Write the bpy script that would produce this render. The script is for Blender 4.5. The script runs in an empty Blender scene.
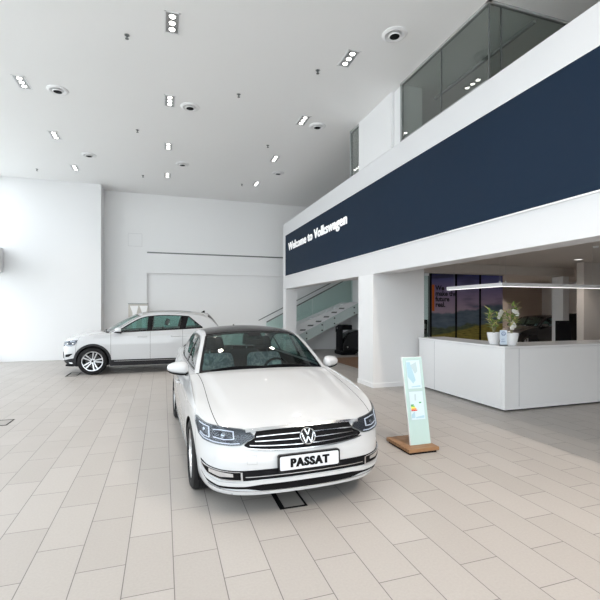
CAR1 = (1.165, 3.33, 0, 0.030)
CAR2 = (-2.57, 13.05, 0, -1.5708)
SKY = 3.7
EXPO = 0.27
import bpy, bmesh, math, random
from mathutils import Vector, Matrix
random.seed(7)
sc = bpy.context.scene
C = sc.collection
PI = math.pi

# ------------------------------------------------------------------ helpers
class MB:
    """Collects geometry for ONE mesh object."""
    def __init__(s):
        s.v = []; s.f = []; s.uv = False
    def add(s, vs, fs, M=None):
        b = len(s.v)
        for p in vs:
            p = Vector(p)
            s.v.append(M @ p if M is not None else p)
        for f in fs:
            s.f.append([b + i for i in f])
        return s
    def box(s, lo, hi, M=None):
        x0, y0, z0 = lo; x1, y1, z1 = hi
        vs = [(x0,y0,z0),(x1,y0,z0),(x1,y1,z0),(x0,y1,z0),(x0,y0,z1),(x1,y0,z1),(x1,y1,z1),(x0,y1,z1)]
        fs = [(0,3,2,1),(4,5,6,7),(0,1,5,4),(1,2,6,5),(2,3,7,6),(3,0,4,7)]
        return s.add(vs, fs, M)
    def prism(s, poly, z0, z1, M=None):
        n = len(poly)
        vs = [(p[0],p[1],z0) for p in poly] + [(p[0],p[1],z1) for p in poly]
        fs = [tuple(range(n))[::-1], tuple(range(n, 2*n))] + [(i,(i+1)%n,n+(i+1)%n,n+i) for i in range(n)]
        return s.add(vs, fs, M)
    def grid(s, rows, flip=False, M=None):
        nr = len(rows); nc = len(rows[0])
        vs = [p for r in rows for p in r]; fs = []
        for i in range(nr-1):
            for j in range(nc-1):
                a, b, c, d = i*nc+j, i*nc+j+1, (i+1)*nc+j+1, (i+1)*nc+j
                fs.append((a,b,c,d) if not flip else (d,c,b,a))
        return s.add(vs, fs, M)
    def lathe(s, prof, n=32, M=None, closed=False):
        """prof: list of (r, h) around the z axis"""
        vs = []; fs = []; m = len(prof)
        for i in range(n):
            a = 2*PI*i/n
            for r, h in prof: vs.append((r*math.cos(a), r*math.sin(a), h))
        k = m if closed else m-1
        for i in range(n):
            for j in range(k):
                fs.append((i*m+j, ((i+1)%n)*m+j, ((i+1)%n)*m+(j+1)%m, i*m+(j+1)%m))
        return s.add(vs, fs, M)
    def disc(s, r, h=0, n=24, M=None):
        return s.add([(r*math.cos(2*PI*i/n), r*math.sin(2*PI*i/n), h) for i in range(n)], [tuple(range(n))], M)
    def cyl(s, r, h0, h1, n=20, M=None):
        return s.prism([(r*math.cos(2*PI*i/n), r*math.sin(2*PI*i/n)) for i in range(n)], h0, h1, M)
    def tube(s, pts, r, n=8, M=None, cap=True):
        pts = [Vector(p) for p in pts]; rr = r if isinstance(r, (list, tuple)) else [r]*len(pts)
        vs = []; fs = []; up = None
        for i, p in enumerate(pts):
            d = (pts[min(i+1, len(pts)-1)] - pts[max(i-1, 0)]).normalized()
            if up is None:
                up = Vector((0,0,1)) if abs(d.z) < .9 else Vector((1,0,0))
            a = d.cross(up).normalized(); b = a.cross(d).normalized(); up = b
            for k in range(n):
                t = 2*PI*k/n
                vs.append(p + a*(rr[i]*math.cos(t)) + b*(rr[i]*math.sin(t)))
        for i in range(len(pts)-1):
            for k in range(n):
                fs.append((i*n+k, i*n+(k+1)%n, (i+1)*n+(k+1)%n, (i+1)*n+k))
        if cap:
            fs.append(tuple(range(n))[::-1]); fs.append(tuple(range((len(pts)-1)*n, len(pts)*n)))
        return s.add(vs, fs, M)
    def ball(s, c, r, n=14, m=8, M=None):
        rx, ry, rz = r if isinstance(r, (tuple, list)) else (r, r, r)
        vs = []; fs = []
        for i in range(m+1):
            t = PI*i/m
            for k in range(n):
                a = 2*PI*k/n
                vs.append((c[0]+rx*math.sin(t)*math.cos(a), c[1]+ry*math.sin(t)*math.sin(a), c[2]-rz*math.cos(t)))
        for i in range(m):
            for k in range(n):
                fs.append((i*n+k, i*n+(k+1)%n, (i+1)*n+(k+1)%n, (i+1)*n+k))
        return s.add(vs, fs, M)
    def build(s, name, mat, parent=None, smooth=False, bevel=0, loc=None, auto=35):
        me = bpy.data.meshes.new(name)
        bm = bmesh.new()
        vv = [bm.verts.new(p) for p in s.v]
        for f in s.f:
            try: bm.faces.new([vv[i] for i in f])
            except ValueError: pass
        bmesh.ops.remove_doubles(bm, verts=bm.verts, dist=1e-5)
        bmesh.ops.dissolve_degenerate(bm, edges=bm.edges, dist=1e-6)
        bmesh.ops.recalc_face_normals(bm, faces=bm.faces)
        if smooth:
            for f in bm.faces: f.smooth = True
            for e in bm.edges:
                if len(e.link_faces) == 2 and e.calc_face_angle(0) > math.radians(auto): e.smooth = False
        bm.to_mesh(me); bm.free()
        me.materials.append(mat)
        o = bpy.data.objects.new(name, me); C.objects.link(o)
        if parent: o.parent = parent
        if loc: o.location = loc
        if bevel:
            b = o.modifiers.new('bevel', 'BEVEL'); b.width = bevel; b.segments = 2; b.limit_method = 'ANGLE'
        return o

def tag(o, label=None, cat=None, group=None, kind=None):
    if label: o['label'] = label
    if cat: o['category'] = cat
    if group: o['group'] = group
    if kind: o['kind'] = kind
    return o
def thing(name, label, cat, loc=(0,0,0), rz=0, group=None):
    o = bpy.data.objects.new(name, None); C.objects.link(o)
    o.location = loc; o.rotation_euler = (0, 0, rz); o.empty_display_size = .1
    return tag(o, label, cat, group)
def struct(o):
    o['kind'] = 'structure'; return o
KIDS = {}
def children(o):
    return [c for c in bpy.data.objects if c.parent == o]
def copy_tree(o, parent=None):
    c = o.copy(); C.objects.link(c); c.parent = parent
    for ch in children(o): copy_tree(ch, c)
    return c

def text_mesh(name, s, size, mat, parent, M, depth=.004, offset=0.0, align='LEFT', sx=1.0, spacing=1.0, fat=0):
    cu = bpy.data.curves.new(name, 'FONT'); cu.body = s; cu.size = size; cu.extrude = depth/2; cu.offset = offset
    cu.align_x = align; cu.space_character = spacing; cu.resolution_u = 4
    t = bpy.data.objects.new(name+'_tmp', cu); C.objects.link(t)
    dg = bpy.context.evaluated_depsgraph_get(); dg.update()
    me = bpy.data.meshes.new_from_object(t.evaluated_get(dg))
    bpy.data.objects.remove(t); bpy.data.curves.remove(cu)
    me.transform(Matrix.Diagonal((sx, 1, 1, 1))); me.transform(M)
    if fat:
        bm = bmesh.new(); ax_ = (M.to_3x3() @ Vector((1,0,0))).normalized(); nz_ = (M.to_3x3() @ Vector((0,0,1))).normalized()
        for k, d in enumerate((-fat, 0, fat)):
            m2 = me.copy(); m2.transform(Matrix.Translation(ax_*d + nz_*(k*.0001))); bm.from_mesh(m2); bpy.data.meshes.remove(m2)
        bm.to_mesh(me); bm.free()
    me.name = name
    me.materials.clear(); me.materials.append(mat)
    o = bpy.data.objects.new(name, me); C.objects.link(o)
    if parent: o.parent = parent
    return o

# ------------------------------------------------------------------ materials
def mat(name, col, rough=.5, metal=0, coat=0, spec=.5, emit=None, estr=0, coat_rough=.03):
    m = bpy.data.materials.new(name); m.use_nodes = True
    b = m.node_tree.nodes['Principled BSDF']
    b.inputs['Base Color'].default_value = (*col, 1)
    b.inputs['Roughness'].default_value = rough
    b.inputs['Metallic'].default_value = metal
    b.inputs['Coat Weight'].default_value = coat
    b.inputs['Coat Roughness'].default_value = coat_rough
    b.inputs['Specular IOR Level'].default_value = spec
    if emit:
        b.inputs['Emission Color'].default_value = (*emit, 1); b.inputs['Emission Strength'].default_value = estr
    # a faint procedural unevenness so that nothing is perfectly flat in finish
    nt = m.node_tree
    tc = nt.nodes.new('ShaderNodeTexCoord'); n = nt.nodes.new('ShaderNodeTexNoise'); n.inputs['Scale'].default_value = 6
    mr = nt.nodes.new('ShaderNodeMapRange'); mr.inputs['To Min'].default_value = max(0, rough-.02); mr.inputs['To Max'].default_value = rough+.02
    nt.links.new(tc.outputs['Object'], n.inputs['Vector']); nt.links.new(n.outputs['Fac'], mr.inputs['Value'])
    nt.links.new(mr.outputs['Result'], b.inputs['Roughness'])
    return m
def glass(name, tint, gloss=1.0, ior=1.5, rough=0.0, gcol=(1,1,1)):
    m = bpy.data.materials.new(name); m.use_nodes = True; nt = m.node_tree
    for n in list(nt.nodes): nt.nodes.remove(n)
    out = nt.nodes.new('ShaderNodeOutputMaterial'); mx = nt.nodes.new('ShaderNodeMixShader')
    tr = nt.nodes.new('ShaderNodeBsdfTransparent'); tr.inputs[0].default_value = (*tint, 1)
    gl = nt.nodes.new('ShaderNodeBsdfGlossy'); gl.inputs['Roughness'].default_value = rough; gl.inputs['Color'].default_value = (*gcol, 1)
    geo = nt.nodes.new('ShaderNodeNewGeometry'); dot = nt.nodes.new('ShaderNodeVectorMath'); dot.operation = 'DOT_PRODUCT'
    ab = nt.nodes.new('ShaderNodeMath'); ab.operation = 'ABSOLUTE'
    om = nt.nodes.new('ShaderNodeMath'); om.operation = 'SUBTRACT'; om.inputs[0].default_value = 1.0
    pw = nt.nodes.new('ShaderNodeMath'); pw.operation = 'POWER'; pw.inputs[1].default_value = 5.0
    ml = nt.nodes.new('ShaderNodeMath'); ml.operation = 'MULTIPLY_ADD'; ml.inputs[1].default_value = .92*gloss; ml.inputs[2].default_value = .075*gloss
    nt.links.new(geo.outputs['Normal'], dot.inputs[0]); nt.links.new(geo.outputs['Incoming'], dot.inputs[1])
    nt.links.new(dot.outputs['Value'], ab.inputs[0]); nt.links.new(ab.outputs[0], om.inputs[1]); nt.links.new(om.outputs[0], pw.inputs[0]); nt.links.new(pw.outputs[0], ml.inputs[0])
    nt.links.new(ml.outputs[0], mx.inputs[0]); nt.links.new(tr.outputs[0], mx.inputs[1]); nt.links.new(gl.outputs[0], mx.inputs[2])
    nt.links.new(mx.outputs[0], out.inputs[0])
    return m

M_WHITE = mat('wall_white', (.80,.80,.81), .6)
M_WALLB = mat('wall_back_paint', (.85,.85,.855), .6)
M_CEIL = mat('ceiling_paint', (.88,.88,.88), .7)
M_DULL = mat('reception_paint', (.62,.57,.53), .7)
M_TRIMW = mat('white_lacquer', (.84,.84,.85), .3, coat=.2)
M_NAVY = mat('navy_panel', (.008,.020,.042), .6, spec=.15)
M_TEXTW = mat('white_letters', (.9,.9,.9), .4, emit=(1,1,1), estr=.25)
M_PAINT = mat('car_white_paint', (.535,.545,.56), .3, coat=1.0, spec=.4)
M_BPAINT = mat('car_black_paint', (.006,.006,.007), .25, coat=1.0)
M_BLACK = mat('gloss_black', (.006,.006,.007), .15, spec=.3)
M_ROOFG = mat('dark_roof_glass', (.012,.009,.009), .18, spec=.12)
M_MATTE = mat('matt_black', (.006,.006,.007), .6, spec=.10)
M_FASCIA = mat('fascia_paint', (.72,.72,.735), .6)
M_CLAD = mat('grey_cladding', (.018,.019,.022), .55, spec=.3)
M_CHROME = mat('chrome', (.62,.63,.65), .15, 1)
M_ALLOY = mat('alloy', (.62,.63,.65), .28, 1)
M_TYRE = mat('tyre_rubber', (.010,.010,.011), .75, spec=.3)
M_DISC = mat('brake_steel', (.05,.05,.05), .4, 1)
M_GLASSW = glass('windscreen_glass', (.52,.60,.58), .8)
M_GLASSS = glass('side_glass', (.36,.60,.56), 1.2)
M_LENS = glass('lamp_lens', (.80,.82,.85), .28)
M_CLEAR = glass('clear_green_glass', (.84,.92,.90), .5)
M_UPGLASS = glass('grey_green_glass', (.72,.76,.74), 1.4)
M_PANE = glass('facade_glass', (.95,.97,.97), .6)
def cover_mat():
    m = mat('seat_plastic_cover', (.3,.4,.42), .3); nt = m.node_tree; b = nt.nodes['Principled BSDF']
    n = nt.nodes.new('ShaderNodeTexNoise'); n.inputs['Scale'].default_value = 14; n.inputs['Detail'].default_value = 5; n.inputs['Distortion'].default_value = 1.5
    tc = nt.nodes.new('ShaderNodeTexCoord'); r = nt.nodes.new('ShaderNodeValToRGB'); r.color_ramp.elements[0].position = .38; r.color_ramp.elements[1].position = .66
    r.color_ramp.elements[0].color = (.20,.26,.29,1); r.color_ramp.elements[1].color = (.62,.70,.74,1)
    nt.links.new(tc.outputs['Object'], n.inputs['Vector']); nt.links.new(n.outputs['Fac'], r.inputs[0]); nt.links.new(r.outputs[0], b.inputs['Base Color'])
    return m
M_SEAT = mat('charcoal_seat', (.03,.03,.032), .7)
M_COVER = cover_mat()
M_LAMPIN = mat('lamp_housing', (.07,.075,.085), .35, .3)
M_LED = mat('daylight_strip', (.85,.88,.92), .15, emit=(.9,.95,1), estr=.25)
M_AMBER = mat('lamp_reflector', (.75,.76,.78), .15, 1)
M_STEEL = mat('brushed_steel', (.5,.5,.5), .35, 1)
M_GREYF = mat('grey_frame', (.17,.18,.18), .4, .6)
M_LAMP = mat('lit_lamp', (1,1,1), .3, emit=(1,.97,.92), estr=7)
M_LAMP2 = mat('lit_pendant', (1,1,1), .3, emit=(1,.98,.95), estr=1.3)
M_WOOD = None
def wood(name, c1, c2, sc_=(1,14,1)):
    m = mat(name, c1, .5); nt = m.node_tree; b = nt.nodes['Principled BSDF']
    tc = nt.nodes.new('ShaderNodeTexCoord'); mp = nt.nodes.new('ShaderNodeMapping'); mp.inputs['Scale'].default_value = sc_
    n = nt.nodes.new('ShaderNodeTexNoise'); n.inputs['Scale'].default_value = 5; n.inputs['Detail'].default_value = 6
    r = nt.nodes.new('ShaderNodeValToRGB'); r.color_ramp.elements[0].color = (*c1,1); r.color_ramp.elements[1].color = (*c2,1)
    r.color_ramp.elements[0].position = .35; r.color_ramp.elements[1].position = .65
    nt.links.new(tc.outputs['Object'], mp.inputs[0]); nt.links.new(mp.outputs[0], n.inputs['Vector']); nt.links.new(n.outputs['Fac'], r.inputs[0]); nt.links.new(r.outputs[0], b.inputs['Base Color'])
    return m
M_WOOD = wood('oak_board', (.24,.125,.055), (.36,.20,.10))
M_RUG = wood('brown_mat', (.23,.12,.065), (.28,.155,.09), (3,3,3))

def pchip(xs, ys):
    n = len(xs); h = [xs[i+1]-xs[i] for i in range(n-1)]; d = [(ys[i+1]-ys[i])/h[i] for i in range(n-1)]
    m = [0]*n; m[0] = d[0]; m[-1] = d[-1]
    for i in range(1, n-1):
        if d[i-1]*d[i] <= 0: m[i] = 0
        else:
            w1 = 2*h[i]+h[i-1]; w2 = h[i]+2*h[i-1]; m[i] = (w1+w2)/(w1/d[i-1]+w2/d[i])
    def f(x):
        if x <= xs[0]: return ys[0]
        if x >= xs[-1]: return ys[-1]
        i = 0
        while x > xs[i+1]: i += 1
        t = (x-xs[i])/h[i]; t2 = t*t; t3 = t2*t
        return (2*t3-3*t2+1)*ys[i] + (t3-2*t2+t)*h[i]*m[i] + (-2*t3+3*t2)*ys[i+1] + (t3-t2)*h[i]*m[i+1]
    return f
def pp(pts): return pchip([p[0] for p in pts], [p[1] for p in pts])
def lin(pts):
    def f(x):
        if x <= pts[0][0]: return pts[0][1]
        for (a, b), (c, d) in zip(pts, pts[1:]):
            if x <= c: return b + (d-b)*(x-a)/(c-a) if c > a else d
        return pts[-1][1]
    return f
def sstep(a, b, x):
    t = min(1, max(0, (x-a)/(b-a))); return t*t*(3-2*t)
def lerp(a, b, t): return a + (b-a)*t
def frange(a, b, n): return [a + (b-a)*i/(n-1) for i in range(n)]
def coons(c0, c1, d0, d1, u, v):
    """c0/c1: curves over u at v=0/1; d0/d1: curves over v at u=0/1"""
    a = c0(u)*(1-v) + c1(u)*v
    b = d0(v)*(1-u) + d1(v)*u
    q = c0(0)*((1-u)*(1-v)) + c0(1)*(u*(1-v)) + c1(0)*((1-u)*v) + c1(1)*(u*v)
    return a + b - q
def mir(p): return Vector((-p[0], p[1], p[2]))
# ------------------------------------------------------------------ cars
class Body:
    def __init__(s, P):
        s.P = P
        pl = P['plan']; dense = []
        n = len(pl)
        for i in range(n-1):
            p0 = Vector(pl[max(i-1,0)]); p1 = Vector(pl[i]); p2 = Vector(pl[i+1]); p3 = Vector(pl[min(i+2,n-1)])
            if i == 0: p0 = Vector((-p2[0], p2[1]))
            if i == n-2: p3 = Vector((-p1[0], p1[1]))
            for k in range(12):
                t = k/12
                dense.append(.5*((2*p1)+(p2-p0)*t+(2*p0-5*p1+4*p2-p3)*t*t+(3*p1-p0-3*p2+p3)*t**3))
        dense.append(Vector(pl[-1]))
        A = [0]
        for a, b in zip(dense, dense[1:]): A.append(A[-1]+(b-a).length)
        s.d = dense; s.A = A; s.L = A[-1]
        s.fin = pp(P['fin']); s.rin = pp(P['rin']); s.dx = pp(P['side']); s.W = P['W']; s.Ly = P['L']
        s.zt_y = pp(P['zt'])
    def plan(s, a):
        sg = -1 if a < 0 else 1; a = abs(a)
        if a >= s.L: return Vector((0, s.d[-1].y)), sg
        lo, hi = 0, len(s.A)-1
        while hi-lo > 1:
            m = (lo+hi)//2
            if s.A[m] <= a: lo = m
            else: hi = m
        t = (a-s.A[lo])/(s.A[hi]-s.A[lo])
        return s.d[lo].lerp(s.d[hi], t), sg
    def a_of(s, y):
        for i, p in enumerate(s.d):
            if p.y >= y:
                if i == 0: return 0
                q = s.d[i-1]; return s.A[i-1]+(s.A[i]-s.A[i-1])*(y-q.y)/max(1e-9, p.y-q.y)
        return s.L
    def surf(s, a, z):
        p, sg = s.plan(a)
        wf = 1-sstep(.05, s.P.get('nose', 1.0), p.y)
        wr = sstep(s.Ly-.9, s.Ly-.05, p.y)
        x = p.x - s.dx(z)*(p.x/s.W)
        y = p.y + s.fin(z)*wf - s.rin(z)*wr
        # sharp shoulder crease along the side
        zc = s.P['crease']; k = sstep(.5, 1.2, p.y)*(p.x/s.W)
        if zc-.16 < z < zc: x -= k*.012*((z-(zc-.16))/.16)
        elif z >= zc: x -= k*.006*math.exp(-(z-zc)/.03)
        return Vector((sg*x, y, z))
    def nrm(s, a, z):
        e = .004
        u = s.surf(a+e, z)-s.surf(a-e, z); v = s.surf(a, z+e)-s.surf(a, z-e)
        n = u.cross(v)
        if n.length < 1e-9: return Vector((0,-1,0))
        return n.normalized()
    def top(s, a):
        p, _ = s.plan(a); return s.zt_y(p.y)
    def cols(s, a0, a1, step=.025, zlo=None, lowf=None):
        """columns (a, zlo, ztop), following the wheel arches"""
        R = s.P['archR']; zc = s.P['axle_z']; base = s.P['sill']
        low = lowf or (lambda a: base)
        n = max(3, int(abs(a1-a0)/step)+1); aa = frange(a0, a1, n)
        arch = []
        for ya in s.P['axles']:
            l = s.a_of(ya-R); r = s.a_of(ya+R)
            arch.append((l, r, ya))
        out = []
        extra = []
        for l, r, ya in arch:
            for k in range(25):
                t = PI*(1-k/24)
                y = ya+R*math.cos(t); extra.append(s.a_of(y))
        av = aa + [e for e in extra if a0 < e < a1] + [-e for e in extra if a0 < -e < a1]
        av = sorted(set(round(x, 5) for x in av))
        for a in av:
            z0 = low(a); zz = z0
            jump = None
            for l, r, ya in arch:
                b = abs(a); p, _ = s.plan(a); d = abs(p.y-ya)
                if l-1e-4 <= b <= r+1e-4:
                    q = zc+math.sqrt(max(0, R*R-d*d))
                    if abs(b-l) < 2e-4 or abs(b-r) < 2e-4: jump = (max(z0, zc), b, l, r)
                    else: zz = max(z0, q)
            if jump:
                left_in = (abs(jump[1]-jump[2]) < 2e-4)   # entering the arch when going rearwards
                seq = [z0, jump[0]] if (left_in == (a > 0)) else [jump[0], z0]
                if abs(a-av[0]) < 1e-4: seq = seq[1:]
                if abs(a-av[-1]) < 1e-4: seq = seq[:1]
                for q in seq: out.append((a, q))
            else: out.append((a, zz))
        return out
    def shell(s, a0, a1, inset=0, nz=22, lowf=None, topf=None, mb=None, step=.025):
        mb = mb or MB(); cols = s.cols(a0, a1, step, lowf=lowf); rows = []
        for a, z0 in cols:
            z1 = topf(a) if topf else s.top(a)
            r = []
            for k in range(nz+1):
                z = lerp(z0, z1, k/nz); p = s.surf(a, z)
                if inset: p = p - s.nrm(a, z)*inset
                r.append(p)
            rows.append(r)
        mb.grid(rows); return mb
    def patch(s, up, lo, off, thick=.004, nu=24, nv=4, mb=None, mirror=False, onlyleft=False):
        """solid patch lying on the body between two poly-lines of (a, z)"""
        mb = mb or MB(); fu, fl = lin(up), lin(lo); a0, a1 = up[0][0], up[-1][0]
        aa = sorted(set([round(x, 5) for x in frange(a0, a1, nu+1)] + [p[0] for p in up] + [p[0] for p in lo if a0 < p[0] < a1]))
        for sg in ((1, -1) if mirror else (1,)):
            if onlyleft: sg = -1
            o = []; i_ = []
            for a in aa:
                zu, zl = fu(a), fl(a); ro = []; ri = []
                for k in range(nv+1):
                    z = lerp(zl, zu, k/nv); n = s.nrm(sg*a, z); p = s.surf(sg*a, z)
                    ro.append(p+n*off); ri.append(p+n*(off-thick))
                o.append(ro); i_.append(ri)
            mb.grid(o); mb.grid(i_, flip=True)
            mb.grid([o[0], i_[0]]); mb.grid([o[-1], i_[-1]])
            mb.grid([[r[0] for r in o], [r[0] for r in i_]]); mb.grid([[r[-1] for r in o], [r[-1] for r in i_]])
        return mb
    def strip(s, pts, h, off, thick=.006, nu=24, mb=None, mirror=False, onlyleft=False):
        hh = h if callable(h) else (lambda a: h)
        return s.patch([(a, z+hh(a)/2) for a, z in pts], [(a, z-hh(a)/2) for a, z in pts], off, thick, nu, 2, mb, mirror, onlyleft)

def frame_at(o, n, up=Vector((0,0,1))):
    """matrix whose local z is the outward normal and local y is up"""
    z = n.normalized(); x = up.cross(z).normalized(); y = z.cross(x)
    return Matrix(((x.x,y.x,z.x,o.x),(x.y,y.y,z.y,o.y),(x.z,y.z,z.z,o.z),(0,0,0,1)))

def badge(name, Mx, r, parent):
    mb = MB(); mb.lathe([(r*.86,.0),(r*.88,.008),(r*.95,.011),(r,.008),(r,0)], 40, Mx)
    t = r*.16
    def bar(x0, y0, x1, y1, w0=t):
        mb.prism([(x0-w0/2,y0),(x0+w0/2,y0),(x1+w0/2,y1),(x1-w0/2,y1)], 0, .009, Mx)
    # V above, W below
    bar(0, r*.12, -r*.33, r*.84); bar(0, r*.12, r*.33, r*.84)
    bar(-r*.34, -r*.80, -r*.76, r*.40); bar(-r*.34, -r*.80, 0, -r*.04); bar(r*.34, -r*.80, 0, -r*.04); bar(r*.34, -r*.80, r*.76, r*.40)
    b = MB().disc(r*.95, .001, 32, Mx).build('badge_backing', M_BLACK, parent)
    mb.build(name, M_CHROME, b)
    return b

def make_wheel(parent, x, y, z, R, w, side, style, wheel_mat=M_ALLOY, turn=0):
    """one wheel with its tyre, rim and brake disc; side=+1 faces +x"""
    root = MB()
    Mx = Matrix.Translation((x, y, z)) @ Matrix.Rotation(PI/2*side, 4, 'Y')
    rr = R*.70; h = w/2
    root.lathe([(rr,-h*.8),(rr+.02,-h),(R-.04,-h),(R-.012,-h*.86),(R,-h*.6),(R,h*.6),(R-.012,h*.86),(R-.04,h),(rr+.02,h),(rr,h*.8)], 56, Mx, closed=True)
    tyre = root.build('tyre', M_TYRE, parent, smooth=True)
    g = MB()
    for k in (-.4,-.13,.13,.4):
        g.lathe([(R+.0008, h*k-.004),(R+.0008, h*k+.004)], 56, Mx)
    g.build('tread_groove', M_MATTE, tyre)
    rim = MB()
    rim.lathe([(rr+.004,h*.82),(rr+.004,h*.88),(rr-.012,h*.86),(rr-.022,h*.6),(rr-.03,-h*.7)], 56, Mx)
    n = 5
    for i in range(n):
        for q in ((-1, 1) if style == 'double' else (-1, 1)):
            a = 2*PI*i/n + turn
            off = .19 if style == 'double' else .24
            aa = a + q*off; ai = a + q*(.34 if style == 'double' else .10)
            d = Vector((math.cos(aa), math.sin(aa), 0)); di = Vector((math.cos(ai), math.sin(ai), 0)); 
            p0 = di*(.055); p1 = d*(rr-.01); t = (p1-p0).normalized(); nn = Vector((-t.y, t.x, 0))
            w0, w1 = (.011, .017) if style == 'double' else (.014, .026)
            z0, z1 = h*.62, h*.78
            vs = [p0-nn*w0+Vector((0,0,z0)), p0+nn*w0+Vector((0,0,z0)), p1+nn*w1+Vector((0,0,z1)), p1-nn*w1+Vector((0,0,z1))]
            vs += [v-Vector((0,0,.035)) for v in vs]
            rim.add(vs, [(0,1,2,3),(7,6,5,4),(0,4,5,1),(1,5,6,2),(2,6,7,3),(3,7,4,0)], Mx)
    rim.cyl(.066, h*.45, h*.70, 20, Mx)
    rb = rim.build('rim', wheel_mat, tyre, smooth=True, auto=30)
    hub = MB(); hub.cyl(.03, h*.70, h*.73, 16, Mx)
    for i in range(5):
        a = 2*PI*i/5+.3+turn; hub.cyl(.008, h*.66, h*.72, 8, Mx @ Matrix.Translation((.047*math.cos(a), .047*math.sin(a), 0)))
    hub.build('hub_cap', M_MATTE, tyre)
    bd = MB(); bd.cyl(rr*.72, h*.05, h*.12, 32, Mx); bd.build('brake_disc', M_DISC, tyre)
    bk = MB(); bk.cyl(rr-.03, -h*.7, -h*.6, 32, Mx); bk.build('wheel_backing', M_MATTE, tyre)
    return tyre

def build_car(P, name, label, group=None, paint=M_PAINT, detail=True):
    B = Body(P); T = thing(name, label, 'car', group=group)
    R = P['archR']; zc = P['axle_z']; ax = P['axles']; W = P['W']; Ly = P['L']
    A = B.a_of
    # ---- lower shell panels
    aF = A(ax[0]-R); g = .003
    lowf = lambda a: lerp(P['chin'], P['sill'], sstep(.3, .9, abs(a)))
    lowr = lambda a: lerp(P['sill'], P['tailz'], sstep(A(ax[1]+R), A(ax[1]+R)+.3, abs(a)))
    bmp = B.shell(-aF+g, aF-g, lowf=lowf, nz=34, step=.03).build('front_bumper', paint, T, smooth=True)
    yd0, yd1, yd2 = P['doors']
    segs = [('front_fender', ax[0]-R, yd0), ('front_door', yd0, yd1), ('rear_door', yd1, yd2), ('rear_quarter_panel', yd2, Ly-.42)]
    made = {}
    for nm, y0, y1 in segs:
        for sg in (1, -1):
            a0, a1 = A(y0)+g, A(y1)-g
            if sg < 0: a0, a1 = -a1, -a0
            o = B.shell(a0, a1, nz=30).build(nm, paint, T, smooth=True, auto=28); made[nm, sg] = o
    ar = A(Ly-.42)+g
    for_rear = MB()
    B.shell(ar, B.L, lowf=lowr, mb=for_rear); B.shell(-B.L, -ar, lowf=lowr, mb=for_rear)
    for_rear.build('rear_bumper', paint, T, smooth=True)
    # dark inner liner behind the gaps and seen through the windows
    lin_ = MB()
    for sg in (1, -1):
        a0, a1 = A(.25), B.L-.25
        if sg < 0: a0, a1 = -a1, -a0
        B.shell(a0, a1, inset=.03, nz=8, topf=lambda a: B.top(a)-.012, mb=lin_, step=.06)
    B.shell(-A(.25), A(.25), inset=.03, nz=8, lowf=lambda a: P['chin']+.02, topf=lambda a: B.top(a)-.02, mb=lin_, step=.06)
    lin_.build('inner_liner', M_MATTE, T, smooth=True)
    # underbody
    ub = MB(); pts = []
    for y in frange(.12, Ly-.2, 40):
        a = A(y); hw = B.surf(a, .5).x - .05
        for ya in ax:
            if abs(y-ya) < R+.02: hw = min(hw, W-.30)
        pts.append((hw, y))
    poly = [(x, y) for x, y in pts] + [(-x, y) for x, y in reversed(pts)]
    ub.prism(poly, P['sill']+.01, P['sill']+.05); ub.build('underbody', M_MATTE, T)
    # wheel houses
    for ya in ax:
        for sg in (1, -1):
            wh = MB(); ro = []; ri = []
            for k in range(25):
                t = PI*k/24; y = ya-R*math.cos(t); z = zc+R*math.sin(t)
                p = B.surf(A(y), z); ro.append(Vector((sg*(p.x-.002), p.y, z))); ri.append(Vector((sg*(W-.34), y, z)))
            ro = [Vector((ro[0].x, ro[0].y, P['sill']))]+ro+[Vector((ro[-1].x, ro[-1].y, P['sill']))]
            ri = [Vector((ri[0].x, ri[0].y, P['sill']))]+ri+[Vector((ri[-1].x, ri[-1].y, P['sill']))]
            wh.grid([ro, ri]); wh.add(ri, [tuple(range(len(ri)))])
            wh.build('wheel_arch_liner', M_MATTE, T, smooth=True, auto=50)
    # ---- greenhouse curves
    gx = pp(P['gx']); zr = pp(P['rail']); ya0 = P['rail'][0][0]; yend = P['rail'][-1][0]
    zb = lambda y: B.zt_y(y)
    tumble, bul = P['tumble']
    yh = P['header_y']
    def G(y, z, off=0):
        h = z-zb(y); return Vector((gx(y)-tumble*h-bul*h*h+off, y, z))
    def rail(y, off=0): return G(y, zr(y), off)
    yr1 = P['rear_header_y']
    # ---- deck: hood + fender tops
    aC = A(P['deck_y']); ycw = P['cowl_corner_y']
    shell_edge = lambda y: B.surf(A(y), zb(y))
    c0 = lambda u: B.surf(u*aC, B.top(u*aC))
    ws_c = P['cowl_c']
    cc = shell_edge(ycw); gcor = Vector((gx(ycw)-.0, ycw, zb(ycw)+.002))
    def c1(u):
        x = cc.x*u; f = (x/cc.x)
        return Vector((x, lerp(ws_c[0], ycw, f**2.6), lerp(ws_c[1], zb(ycw), f**2.2)))
    hz = pp(P['hood_line'])
    yf = c0(0).y
    d0 = lambda v: Vector((0, lerp(yf, ws_c[0], v), hz(v)))
    d1 = lambda v: shell_edge(lerp(P['deck_y'], ycw, v))
    def deck(u, v):
        p = coons(c0, c1, d0, d1, u, v)
        us = lerp(*P['crease_u'], v)
        b = sstep(us+.07, us-.07, u) if False else (1-sstep(us-.05, us+.09, u))
        env = math.sin(min(1, v*1.4)*PI/2)*(1 if v < .9 else sstep(1.02, .9, v) if False else 1-.6*sstep(.9, 1, v))
        q = p + Vector((0, 0, P['hood_bulge']*b*env))
        # rounding of the shoulder towards the side
        q.z -= .022*sstep(.86, 1.0, u)**2*math.sin(PI*min(1, v)) if u > .86 else 0
        q.z += .022*sstep(.86, 1.0, u)**2*math.sin(PI*min(1, v)) if u >= 1 else 0
        return q
    us_f, us_r = P['shut_u']
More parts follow.
